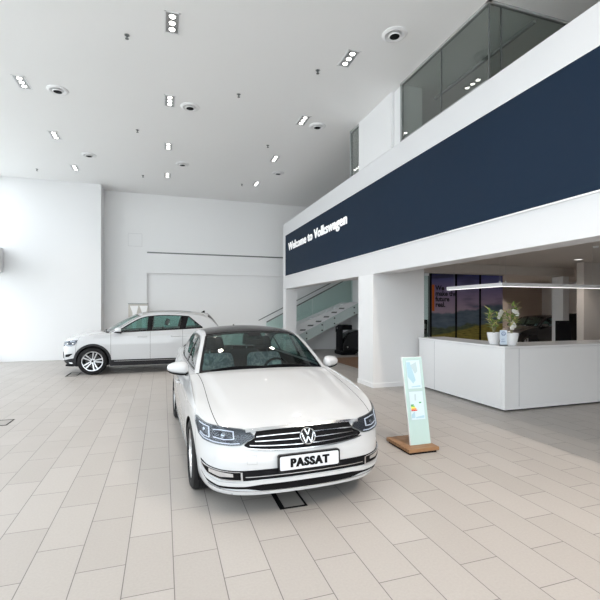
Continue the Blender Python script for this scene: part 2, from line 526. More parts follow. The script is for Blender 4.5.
    def deckgrid(u0f, u1f, name, both, v0=0.0, v1=1.0, drop=0, nu=40, nv=44):
        for sg in ((0,) if both else (1, -1)):
            mb = MB(); rows = []
            for j in range(nv+1):
                v = lerp(v0, v1, j/nv); a, b = u0f(v), u1f(v); r = []
                if both: us = [lerp(-b, b, i/(2*nu)) for i in range(2*nu+1)]
                else: us = [lerp(a, b, i/12) for i in range(13)]
                for u in us:
                    p = deck(abs(u), v) - Vector((0, 0, drop))
                    if u < 0 or sg < 0: p = mir(p)
                    r.append(p)
                rows.append(r)
            mb.grid(rows)
            par = T if both else made['front_fender', sg]
            mb.build(name, M_MATTE if drop else paint, par, smooth=True, auto=40)
    shut = lambda v: lerp(us_f, us_r, v**.8)
    deckgrid(lambda v: 0, lambda v: shut(v)-.004, 'hood', True)
    deckgrid(lambda v: shut(v)+.004, lambda v: 1.0, 'fender_top', False)
    # dark channel below the shut line
    ch = MB()
    for sg in (1, -1):
        rows = []
        for j in range(40):
            v = j/39; r = []
            for du in (-.03, .03):
                p = deck(shut(v)+du, v) - Vector((0,0,.012)); r.append(mir(p) if sg < 0 else p)
            rows.append(r)
        ch.grid(rows)
    ch.build('hood_gap_channel', M_MATTE, T)
    # ---- shelf between shell edge and greenhouse foot
    for sg in (1, -1):
        for (y0, y1) in ((ycw, yend),):
            mb = MB(); rows = []
            for y in frange(y0, y1, 60):
                e = shell_edge(y); q = Vector((gx(y)-.012, y, zb(y)+.004)); m_ = (e+q)/2+Vector((0,0,.003))
                rr = [e, m_, q]; rows.append([mir(p) for p in rr] if sg < 0 else rr)
            mb.grid(rows); mb.build('shoulder', paint, T, smooth=True, auto=50)
            c = MB(); rows = []
            for y in frange(y0+.1, P['win_end'], 50):
                rows.append([Vector((sg*(gx(y)+.004), y, zb(y)+.002)), Vector((sg*(gx(y)+.003), y, zb(y)+.016)), Vector((sg*(gx(y)-.01), y, zb(y)+.018))])
            c.grid(rows); c.build('window_trim', M_CHROME if P['chrome_trim'] else M_BLACK, T)
    # ---- side of the greenhouse with real openings
    fr = P['frame']; wlow = lambda y: zb(y)+.018
    wupf = pp([(y, z-fr) for y, z in P['rail']])
    wup = lambda y: wupf(y)
    pillars = P['pillars']           # [(y0,y1)] opaque black posts between the panes
    w_end = P['win_end']
    # first y where the window opens
    ys = ya0
    while wup(ys) < wlow(ys)+.012: ys += .01
    def winup(y): return max(wlow(y)+.001, min(wup(y), wlow(y)+max(0, (w_end-y))*P['tail_slope']+.01))
    for sg in (1, -1):
        S = lambda p: Vector((sg*p.x, p.y, p.z))
        mb = MB()
        def band(y0, y1, lo, hi, n=40, m=3, off=0, mb=mb):
            rows = []
            for y in frange(y0, y1, n):
                a, b = lo(y), hi(y); rows.append([S(G(y, lerp(a, b, k/m), off)) for k in range(m+1)])
            mb.grid(rows)
        band(ya0, ys, zb, zr, 12)
        band(ys, w_end, winup, zr, 80)
        band(w_end, yend, zb, zr, 30)
        band(ys, w_end, zb, wlow, 40, 1)
        mb.build('roof_rail_panel', paint, T, smooth=True, auto=50)
        # black seals around the side glass
        sl = MB()
        band(ys, w_end, lambda y: winup(y)-.018, lambda y: winup(y)+.004, 80, 1, .003, sl)
        band(ys, w_end, lambda y: wlow(y)-.004, lambda y: wlow(y)+.014, 50, 1, .003, sl)
        for (p0, p1, lean) in pillars:
            rows = []
            for q in frange(0, 1, 10):
                r = []
                for y in (p0+lean*q, p1+lean*q):
                    z = lerp(wlow(y), winup(y), q); r.append(S(G(y, z, .004)))
                rows.append(r)
            sl.grid(rows)
        sl.build('window_seal', M_BLACK, T, smooth=True)
        edges = [ys] + [v for p in pillars for v in (p[0], p[1])] + [w_end-.01]
        for i in range(0, len(edges), 2):
            gm = MB(); y0, y1 = edges[i]-.02 if i else edges[i], edges[i+1]+.06
            y1 = min(y1, w_end-.005)
            band(y0, y1, wlow, winup, 24, 6, -.004, gm)
            gm.build('side_window', P['side_glass'], T, smooth=True)
    # ---- windscreen
    hp = rail(yh); base_c = Vector((0, ws_c[0]+.03, ws_c[1]+.0)); gc = Vector((gx(ya0)-.0, ya0, zb(ya0)))
    w0 = lambda u: Vector((gc.x*u, lerp(base_c.y, gc.y, u**2.4), lerp(base_c.z, gc.z, u**2)))
    hc = P['header_c']
    w1 = lambda u: Vector((hp.x*u, lerp(hc[0], hp.y, u**2.2), lerp(hc[1], hp.z, u**2.4)))
    def wd0(v):
        p = base_c.lerp(Vector((0, hc[0], hc[1])), v); p.z += .035*math.sin(PI*v); return p
    wd1 = lambda v: rail(lerp(ya0, yh, v), 0)
    def WS(u, v, off=0):
        s_ = -1 if u < 0 else 1; u = abs(u); p = coons(w0, w1, wd0, wd1, u, v)
        e = .01; uu = min(u, 1-e); vv = min(v, 1-e)
        n = (coons(w0,w1,wd0,wd1,uu+e,vv)-coons(w0,w1,wd0,wd1,uu,vv)).cross(coons(w0,w1,wd0,wd1,uu,vv+e)-coons(w0,w1,wd0,wd1,uu,vv)).normalized()
        if n.z < 0: n = -n
        p = p + n*off
        return Vector((s_*p.x, p.y, p.z))
    def wsgrid(u0, u1, v0, v1, off, nu, nv, mb):
        mb.grid([[WS(lerp(u0, u1, i/nu), lerp(v0, v1, j/nv), off) for i in range(nu+1)] for j in range(nv+1)])
    mb = MB(); wsgrid(-.985, .985, .0, 1, 0, 40, 24, mb)
    wind = mb.build('windscreen', P['ws_glass'], T, smooth=True)
    mb = MB()
    wsgrid(-.985, .985, 0, .055, .002, 40, 2, mb); wsgrid(-.95, -.905, .055, .96, .002, 3, 20, mb); wsgrid(.905, .95, .055, .96, .002, 3, 20, mb)
    wsgrid(-.985, .985, .955, 1, .002, 40, 2, mb); wsgrid(-.13, .13, .84, .955, .002, 8, 3, mb)
    mb.build('black_border', M_BLACK, wind, smooth=True)
    for sg in (-1, 1):
        mb = MB(); wsgrid(sg*.945, sg*1.0, 0, 1, .012, 4, 24, mb)
        mb.grid([[WS(sg*.945, j/24, .012), WS(sg*.945, j/24, .0)] for j in range(25)])
        mb.build('windscreen_pillar', paint, T, smooth=True, auto=50)
    # ---- roof
    rp = rail(yr1); rc = P['rear_header_c']; roofz = pp(P['roof_c'])
    r0 = w1
    r1 = lambda u: Vector((rp.x*u, lerp(rc[0], rp.y, u**2.2), lerp(rc[1], rp.z, u**2.4)))
    rd0 = lambda v: Vector((0, lerp(hc[0], rc[0], v), roofz(lerp(hc[0], rc[0], v))))
    rd1 = lambda v: rail(lerp(yh, yr1, v))
    def RF(u, v, off=0):
        s_ = -1 if u < 0 else 1; p = coons(r0, r1, rd0, rd1, abs(u), v); p.z += off - .006*sstep(.9, 1, abs(u))*0
        return Vector((s_*p.x, p.y, p.z))
    mb = MB(); nu, nv = 48, 40
    mb.grid([[RF(lerp(-1, 1, i/nu), j/nv) for i in range(nu+1)] for j in range(nv+1)])
    rf = mb.build('roof', paint, T, smooth=True)
    if P['glass_roof']:
        mb = MB(); mb.grid([[RF(lerp(-.93, .93, i/nu), j/nv*.985+.004, .003) for i in range(nu+1)] for j in range(nv+1)])
        mb.build('glass_roof_panel', M_ROOFG, rf, smooth=True)
        mb = MB(); mb.grid([[RF(lerp(-.93, .93, i/nu), v, .005) for i in range(nu+1)] for v in (.0,.03)])
        mb.build('wind_deflector', M_MATTE, rf, smooth=True)
    else:
        for sg in (1, -1):
            mb = MB(); pts = [RF(sg*.93, v, .045 if .05 < v < .95 else .005) for v in frange(.02, .98, 30)]
            mb.tube(pts, .014, 8); mb.build('roof_bar', M_STEEL if P['bars'] else paint, T, smooth=True)
        mb = MB(); mb.grid([[RF(lerp(-.7, .7, i/10), v, .006) for i in range(11)] for v in frange(.08, .75, 20)])
        mb.build('sunroof_glass', M_BLACK, rf, smooth=True)
    af = MB(); q = RF(0, .93, 0); af.add([q+Vector((-.02,-.07,0)), q+Vector((.02,-.07,0)), q+Vector((.02,.07,0)), q+Vector((-.02,.07,0)), q+Vector((-.004,.03,.06)), q+Vector((.004,.03,.06)), q+Vector((.004,.06,.06)), q+Vector((-.004,.06,.06))],
        [(0,1,5,4),(1,2,6,5),(2,3,7,6),(3,0,4,7),(4,5,6,7)]); af.build('aerial', M_MATTE, T)
    # ---- rear window and tail deck
    gb = shell_edge(yend); bc = P['rear_base_c']
    k0 = r1
    re_ = rail(yend)
    k1 = lambda u: Vector((re_.x*u, lerp(bc[0], re_.y, u**2.2), lerp(bc[1], re_.z, u**2)))
    kd0 = lambda v: Vector((0, lerp(rc[0], bc[0], v), lerp(rc[1], bc[1], v)+.03*math.sin(PI*v)))
    kd1 = lambda v: rail(lerp(yr1, yend, v))
    mb = MB(); mb.grid([[ (lambda p, s_: Vector((s_*p.x, p.y, p.z)))(coons(k0,k1,kd0,kd1,abs(u),v), -1 if u<0 else 1) for u in frange(-.86,.86,31)] for v in frange(.06,.97,16)])
    mb.build('rear_window', P.get('rear_glass', P['side_glass']), T, smooth=True)
    mb = MB()
    for sg in (1,-1):
        mb.grid([[ (lambda p: Vector((sg*p.x, p.y, p.z)))(coons(k0,k1,kd0,kd1,u,v)) for u in frange(.86,1,5)] for v in frange(0,1,16)])
    for v0, v1 in ((0,.06),(.97,1)):
        mb.grid([[ (lambda p, s_: Vector((s_*p.x, p.y, p.z)))(coons(k0,k1,kd0,kd1,abs(u),v), -1 if u<0 else 1) for u in frange(-.86,.86,31)] for v in (v0,v1)])
    mb.build('tailgate_frame', paint, T, smooth=True, auto=50)
    # tail deck (boot lid top)
    mb = MB(); te = lambda u: B.surf(lerp(B.L, A(Ly-.25), u), B.top(lerp(B.L, A(Ly-.25), u)))
    sd = lambda v: shell_edge(lerp(yend, Ly-.25, v))
    k1b = lambda u: Vector((sd(0).x*u, lerp(bc[0], yend, u**2.2), lerp(bc[1], zb(yend)+.0, u**2)))
    md = lambda v: Vector((0, lerp(bc[0], te(0).y, v), lerp(bc[1], te(0).z, v)))
    mb.grid([[ (lambda p, s_: Vector((s_*p.x, p.y, p.z)))(coons(k1b,te,md,sd,abs(u),v), -1 if u<0 else 1) for u in frange(-1,1,41)] for v in frange(0,1,16)])
    mb.build('boot_lid', paint, T, smooth=True, auto=50)
    # ---- cowl
    mb = MB()
    rows = []
    for i in range(41):
        u = lerp(-1, 1, i/40); s_ = -1 if u < 0 else 1; au = abs(u)
        p = c1(au*.9); q = w0(au*.96); rows.append([Vector((s_*p.x, p.y-.03, p.z-.02)), Vector((s_*lerp(p.x,q.x,.5), (p.y+q.y)/2, min(p.z,q.z)-.03)), Vector((s_*q.x, q.y+.02, q.z+.004))])
    mb.grid(rows); mb.build('cowl', M_MATTE, T, smooth=True)
    if detail:
        for (u0, u1, nm) in ((-.80, -.02, 0), (-.05, .72, 1)):
            pts = [WS(lerp(u0, u1, t), .02+.03*math.sin(PI*t), .014) for t in frange(0, 1, 14)]
            MB().tube(pts, .008, 6).build('wiper', M_MATTE, T, smooth=True)
    # ---- interior
    zs = P['floor_z']; hp_ = P['hip']   # seat cushion height
    yD = P['dash_y']; wI = gx(2.0)-.06
    dz = P['dash_z']
    d = MB(); rows = []
    prof = [(yD-.75, dz-.05), (yD-.3, dz+.005), (yD-.1, dz+.0), (yD, dz-.04), (yD+.02, dz-.18), (yD-.05, dz-.4)]
    for x in frange(-wI, wI, 21):
        cl = .045*math.exp(-((x-P['driver']*.36)/.2)**2)
        rows.append([Vector((x, lerp(y, ycw+.25, (abs(x)/wI)**3*.3) if False else y, z+(cl if k in (2,3) else 0))) for k, (y, z) in enumerate(prof)])
    d.grid(rows); d.build('dashboard', M_MATTE, T, smooth=True, auto=60)
    fl = MB(); fl.box((-wI, yD-.7, zs), (wI, yend-.1, zs+.03)); fl.build('cabin_floor', M_MATTE, T)
    Ms = Matrix.Translation((P['driver']*.36, yD+.17, dz-.10)) @ Matrix.Rotation(math.radians(68), 4, 'X')
    st = MB(); pts = [(.185*math.cos(t), .185*math.sin(t), 0) for t in frange(0, 2*PI, 33)]
    st.tube(pts, .016, 8, Ms, cap=False); st.box((-.17,-.025,-.01), (.17,.025,.01), Ms); st.box((-.02,-.17,-.01), (.02,0,.01), Ms)
    st.cyl(.06, -.02, .02, 16, Ms); st.build('steering_wheel', M_MATTE, T, smooth=True)
    def seat(x, y, w, bench=False):
        b = MB(); Mt = Matrix.Translation((x, y, hp_)); lean = math.radians(-22)
        Mb_ = Mt @ Matrix.Translation((0, .25, .02)) @ Matrix.Rotation(lean, 4, 'X')
        def cushion(mbx, hw, lo, hi, th, Mx, taper=.85):
            n = 10; rows_f = []; rows_b = []
            for j in range(n+1):
                t = j/n; ww = hw*lerp(1, taper, t)*(1-.12*(2*t-1)**6)
                rows_f.append([Vector((ww*k/5, -th/2*(1-.9*abs(k/5)**4)+.03*(1-abs(k/5)**2)*0-.02*(k/5)**2*2, lerp(lo, hi, t))) for k in range(-5, 6)])
                rows_b.append([Vector((ww*k/5, th/2*(1-.9*abs(k/5)**4), lerp(lo, hi, t))) for k in range(-5, 6)])
            mbx.grid(rows_f, M=Mx); mbx.grid(rows_b, flip=True, M=Mx)
            mbx.grid([rows_f[-1], rows_b[-1]], M=Mx); mbx.grid([rows_f[0], rows_b[0]], M=Mx)
            mbx.grid([[r[0] for r in rows_f], [r[0] for r in rows_b]], M=Mx); mbx.grid([[r[-1] for r in rows_f], [r[-1] for r in rows_b]], M=Mx)
        cushion(b, w/2, 0, .56, .13, Mb_)
        b.box((-w/2, -.28, -.10), (w/2, .27, .06), Mt)
        o = b.build('seat', M_SEAT, T, smooth=True, auto=50)
        if P['covers'] and not bench:
            cv = MB(); cushion(cv, w/2+.012, .26, .585, .155, Mb_, .9); cv.build('plastic_cover', M_COVER, o, smooth=True, auto=50)
        for dxh in ((0,) if not bench else (-w*.3, w*.3)):
            h = MB(); Mh = Mb_ @ Matrix.Translation((dxh, 0, 0)); cushion(h, .14, .66, .84, .09, Mh, .8)
            ho = h.build('headrest', M_SEAT, o, smooth=True, auto=50)
            p_ = MB(); p_.tube([(-.07,0,.54),(-.07,0,.68)], .007, 6, Mh); p_.tube([(.07,0,.54),(.07,0,.68)], .007, 6, Mh); p_.build('headrest_post', M_CHROME, o)
    seat(-.36, P['seat_y'], .52); seat(.36, P['seat_y'], .52); seat(0, P['seat_y']+.88, 1.25, True)
    m = MB(); q = WS(0, .86, -.05); m.box((-.12, q.y+.02, q.z-.075), (.12, q.y+.04, q.z-.01)); m.build('rear_view_mirror', M_BLACK, T, bevel=.008)
    # ---- door mirrors
    for sg in (1, -1):
        ym = P['mirror'][0]; zm = P['mirror'][1]; par = made['front_door', sg]
        xm = P['mirror'][2]
        m = MB(); n, k_ = 18, 12
        rows = []
        for i in range(k_+1):
            t = PI*i/k_; r = []
            for j in range(n+1):
                a = 2*PI*j/n; cx, cy, cz = math.sin(t)*math.cos(a), math.sin(t)*math.sin(a), -math.cos(t)
                sx = (abs(cx)**.75)*(1 if cx > 0 else -1); sz = (abs(cz)**.8)*(1 if cz > 0 else -1)
                yy = cy*(.105 if cy < 0 else .03)
                r.append(Vector((sg*(xm+sx*.118), ym+yy+.05*sx*1, zm+sz*.07*(1+.25*(-sx))+.006)))
            rows.append(r)
        m.grid(rows); mo = m.build('side_mirror', paint, par, smooth=True, auto=80)
        b = MB(); rows2 = [[Vector((p.x, p.y, lerp(zm-.03, p.z-.008, 1) )) for p in r] for r in rows[:5]]
        b.grid([[Vector((sg*xm+(p.x-sg*xm)*1.05, ym+(p.y-ym)*1.05, p.z-.003)) for p in r] for r in rows2]); 
        b.tube([(sg*(xm-.06), ym+.02, zm-.045), (sg*(gx(ym)+.01), ym+.03, zm-.09)], [.028,.034], 8)
        b.build('mirror_base', M_MATTE, mo, smooth=True)
    # ---- door handles
    for nm, yh_ in (('front_door', P['handles'][0]), ('rear_door', P['handles'][1])):
        for sg in (1, -1):
            a = A(yh_); zz = P['crease']+.012
            h = MB(); pts = [B.surf(sg*(a+t), zz+.004) + B.nrm(sg*(a+t), zz)*o_ for t, o_ in ((-.11,.0),(-.09,.03),(0,.036),(.09,.03),(.11,.0))]
            h.tube(pts, .013, 8); h.build('door_handle', paint, made[nm, sg], smooth=True)
    # ---- wheels
    for ya in ax:
        for sg in (1, -1):
            make_wheel(T, sg*(W-P['tyre_w']/2-.018), ya, P['tyre_R'], P['tyre_R'], P['tyre_w'], sg, P['wheel_style'], turn=.35)
    return T, B, made, bmp, deck

def common_lamps(): pass

def passat(paint=M_PAINT, name='sedan_car', label='', plate=True):
    P = dict(L=4.767, W=.916, sill=.20, chin=.208, tailz=.32, archR=.352, axle_z=.332, axles=(.885, 3.676), crease=.80,
        plan=[(0,0),(.22,.006),(.42,.026),(.58,.068),(.70,.135),(.79,.235),(.845,.37),(.878,.55),(.898,.80),(.908,1.1),(.914,1.6),(.916,2.2),(.914,2.9),(.906,3.4),(.893,3.8),(.86,4.2),(.80,4.5),(.70,4.66),(.45,4.74),(0,4.767)],
        fin=[(.17,.10),(.195,.03),(.22,.010),(.26,.012),(.30,.0),(.37,.004),(.47,.010),(.54,.028),(.62,.05),(.70,.085),(.74,.11),(.82,.16),(1.0,.2)],
        rin=[(.2,.10),(.3,.02),(.5,.0),(.7,.02),(.95,.07),(1.1,.12)],
        side=[(.18,.065),(.26,.03),(.34,.016),(.5,.004),(.62,0),(.74,.0),(.80,.004),(.86,.022),(.92,.040),(.98,.062),(1.1,.10)],
        zt=[(0,.732),(.08,.735),(.16,.745),(.30,.775),(.55,.835),(.9,.910),(1.3,.975),(1.6,1.008),(2.2,1.02),(3.0,1.028),(3.6,1.036),(4.1,1.05),(4.45,1.06),(4.767,1.065)],
        doors=(1.34, 2.44, 3.36), gx=[(1.3,.775),(1.7,.79),(2.2,.80),(2.8,.80),(3.4,.775),(3.9,.73),(4.3,.69)],
        rail=[(1.50,1.00),(1.7,1.14),(1.95,1.30),(2.15,1.385),(2.4,1.42),(2.7,1.43),(3.0,1.415),(3.3,1.36),(3.65,1.235),(4.0,1.10),(4.2,1.055)],
        header_y=2.12, header_c=(2.0,1.43), rear_header_y=3.30, rear_header_c=(3.42,1.41), rear_base_c=(4.12,1.085),
        roof_c=[(2.0,1.43),(2.2,1.468),(2.5,1.495),(2.8,1.490),(3.1,1.465),(3.42,1.41)], tumble=(.38,.22)[0:2] if False else (.40,.18),
        cowl_c=(1.36,1.045), cowl_corner_y=1.50, deck_y=.60, hood_line=[(0,.732),(.06,.768),(.18,.82),(.4,.885),(.7,.975),(1,1.045)],
        hood_bulge=.016, crease_u=(.42,.80), shut_u=(.60,.90), frame=.045, win_end=3.86, tail_slope=.75, nose=1.0,
        pillars=[(2.40,2.50,.03),(3.28,3.36,.10)], chrome_trim=True, side_glass=M_GLASSS, ws_glass=M_GLASSW, glass_roof=True, bars=False,
        floor_z=.30, hip=.50, dash_y=1.95, dash_z=.985, driver=1, seat_y=2.42, covers=True, mirror=(1.72,1.045,.955), handles=(2.22,3.15),
        tyre_R=.332, tyre_w=.225, wheel_style='multi')
    T, B, made, bmp, deck = build_car(P, name, label, paint=paint)
    A = B.a_of
    # ---- grille
    up = [(0,.727),(.30,.725),(.42,.718),(.455,.664),(.535,.612)]; lo = [(0,.546),(.25,.551),(.42,.565),(.50,.585),(.535,.602)]
    both = lambda pts: [(-a, z) for a, z in reversed(pts) if a > 0] + pts
    gr = B.patch(both(up), both(lo), .003, .004, 60, 4).build('grille', M_MATTE, T, smooth=True)
    fu, fl_ = lin(up), lin(lo)
    for k, (t, h) in enumerate(((1.0,.020),(.70,.006),(.45,.006),(.21,.006),(0.0,.008))):
        end = (.515, .432, .445, .49, .53)[k]
        pts = [(a, ((.721-.014*(a/.5)**3) if k == 0 else lerp(.552+.030*(a/.5)**2, .722-.03*(a/.5)**3, t))) for a in frange(0, end, 12)]
        B.strip(both(pts), h, .018 if k else .026, .012 if k else .026, 60).build('chrome_slat', M_CHROME, gr, smooth=True)
    p0 = B.surf(0, .640); badge('emblem', frame_at(p0+B.nrm(0,.64)*.026, B.nrm(0,.64)), .070, gr)
    # ---- headlamps
    for sg in (1, -1):
        ups = [(.445,.668),(.49,.706),(.55,.722),(.72,.738),(.90,.752),(1.06,.775),(1.10,.778)]
        los = [(.445,.664),(.47,.650),(.56,.610),(.64,.604),(.78,.610),(.93,.625),(1.02,.655),(1.10,.735)]
        hd = B.patch(ups, los, .008, .007, 60, 12, onlyleft=sg < 0).build('headlight', M_LAMPIN, T, smooth=True)
        mb = MB(); kw = dict(mb=mb, onlyleft=sg < 0)
        B.strip([(.57,.620),(.64,.616),(.78,.622),(.92,.637),(1.0,.660)], .007, .014, .007, 20, **kw)
        B.strip([(.62,.705),(.72,.714),(.80,.712)], .007, .014, .007, 10, **kw); B.strip([(.62,.650),(.70,.646),(.80,.658)], .007, .014, .007, 10, **kw)
        B.patch([(.612,.708),(.622,.708)], [(.612,.648),(.622,.648)], .014, .007, 2, 3, **kw)
        B.strip([(.85,.728),(.93,.738),(1.0,.748)], .007, .014, .007, 10, **kw); B.strip([(.85,.650),(.92,.655),(.99,.675)], .007, .014, .007, 10, **kw)
        B.patch([(.842,.730),(.852,.730)], [(.842,.648),(.852,.648)], .014, .007, 2, 3, **kw)
        mb.build('light_strip', M_LED, hd, smooth=True)
        mb = MB()
        for a, z, r in ((.71,.675,.028),(.93,.697,.027)):
            c = B.surf(sg*a, z)-B.nrm(sg*a, z)*.012; mb.ball(c, r, 14, 8)
        mb.build('projector', M_AMBER, hd, smooth=True)
        B.patch(ups, los, .020, .002, 40, 8, onlyleft=sg < 0).build('lens', M_LENS, hd, smooth=True)
        mb = MB(); B.strip(ups, .008, .014, .016, 30, mb=mb, onlyleft=sg < 0); B.strip(los, .008, .014, .016, 30, mb=mb, onlyleft=sg < 0)
        mb.build('lamp_bezel', M_GREYF, hd, smooth=True)
    # ---- lower intake
    up = [(0,.420),(.40,.416),(.60,.410),(.75,.412),(.92,.424),(1.03,.445)]; lo = [(0,.340),(.40,.338),(.55,.330),(.75,.330),(.90,.358),(1.03,.435)]
    it = B.patch(both(up), both(lo), .004, .005, 70, 4).build('lower_intake', M_MATTE, T, smooth=True)
    B.strip(both([(0,.366),(.3,.366),(.54,.362)]), .006, .012, .010, 50).build('chrome_slat', M_CHROME, it, smooth=True)
    for sg in (1, -1):
        fo = B.patch([(.60,.396),(.75,.402),(.90,.414),(.97,.422)], [(.60,.348),(.75,.346),(.87,.364),(.97,.405)], .008, .005, 16, 4, onlyleft=sg < 0).build('fog_light', M_MATTE, it, smooth=True)
        mb = MB(); kw = dict(mb=mb, onlyleft=sg < 0)
        B.strip([(.56,.336),(.75,.337),(.90,.364),(1.0,.420)], .008, .014, .010, 20, **kw); B.strip([(.58,.402),(.75,.406),(.92,.418),(1.0,.430)], .006, .014, .010, 20, **kw)
        B.patch([(.562,.402),(.578,.402)], [(.59,.336),(.606,.336)], .014, .010, 3, 3, **kw)
        mb.build('fog_light_frame', M_CHROME, it, smooth=True)
        mb = MB(); B.patch([(.64,.388),(.74,.396),(.88,.406)], [(.68,.362),(.76,.356),(.86,.374)], .012, .004, 8, 2, mb=mb, onlyleft=sg < 0); mb.build('fog_light_lens', M_AMBER, it, smooth=True)
    B.strip(both([(0,.320),(.40,.317),(.55,.306),(.78,.302),(.93,.330),(1.05,.397)]), .026, .016, .02, 70).build('front_blade', paint, T, smooth=True)
    sl = B.patch(both([(0,.304),(.44,.300),(.56,.284),(.78,.277),(.93,.304),(1.03,.350)]), both([(0,.240),(.42,.244),(.54,.262),(.78,.259),(.93,.286),(1.03,.340)]), .007, .006, 70, 4).build('lower_slot', M_MATTE, T, smooth=True)
    B.strip(both([(0,.237),(.40,.238),(.66,.244),(.80,.252),(.92,.268)]), .006, .010, .010, 60).build('lip_trim', M_CHROME, T, smooth=True)
    # sensors and tow cover
    mb = MB()
    for a in (.30,.80):
        for sg in (1,-1): mb.disc(.012, .002, 16, frame_at(B.surf(sg*a,.50), B.nrm(sg*a,.50)))
    mb.build('parking_sensor', mat('sensor_grey', (.5,.5,.52), .4), T)
    mb = MB()
    for (a0,z0,a1,z1) in ((-.52,.525,-.44,.527),(-.52,.46,-.44,.46)): B.strip([(-a1,z1),(-a0,z0)], .002, .0015, .002, 4, mb=mb, onlyleft=True)
    B.patch([(.44,.526),(.4425,.526)], [(.44,.461),(.4425,.461)], .0015, .002, 2, 4, mb=mb, onlyleft=True)
    B.patch([(.52,.526),(.5225,.526)], [(.52,.461),(.5225,.461)], .0015, .002, 2, 4, mb=mb, onlyleft=True)
    mb.build('tow_cover_gap', mat('gap_grey', (.3,.3,.31), .6), T)
    # ---- plate
    if plate:
        pz = .460; c = B.surf(0, pz); Mx = Matrix.Translation((0, c.y-.028, pz)) @ Matrix.Rotation(PI/2+math.radians(-3), 4, 'X')
        def rr(w, h, r, n=6):
            out = []
            for cx, cy, a0 in ((w/2-r,h/2-r,0),(-w/2+r,h/2-r,PI/2),(-w/2+r,-h/2+r,PI),(w/2-r,-h/2+r,3*PI/2)):
                for k in range(n+1): out.append((cx+r*math.cos(a0+PI/2*k/n), cy+r*math.sin(a0+PI/2*k/n)))
            return out
        fr = MB().prism(rr(.552,.140,.02), -.025, .004, Mx).build('plate_frame', M_BLACK, T)
        MB().prism(rr(.524,.112,.014), .004, .0055, Mx).build('plate', mat('plate_white', (.66,.68,.72), .35), fr)
        text_mesh('plate_lettering', 'PASSAT', .092, M_MATTE, fr, Mx @ Matrix.Translation((0,-.032,.0065)), .002, .0040, 'CENTER', .96, 1.20, .0035)
    # side chrome at the rocker
    for sg in (1,-1):
        mb = MB(); B.strip([(A(1.32),.255),(A(2.3),.252),(A(3.25),.255)], .012, .006, .006, 30, mb=mb, onlyleft=sg<0); mb.build('rocker_trim', M_CHROME, T, smooth=True)
    return T

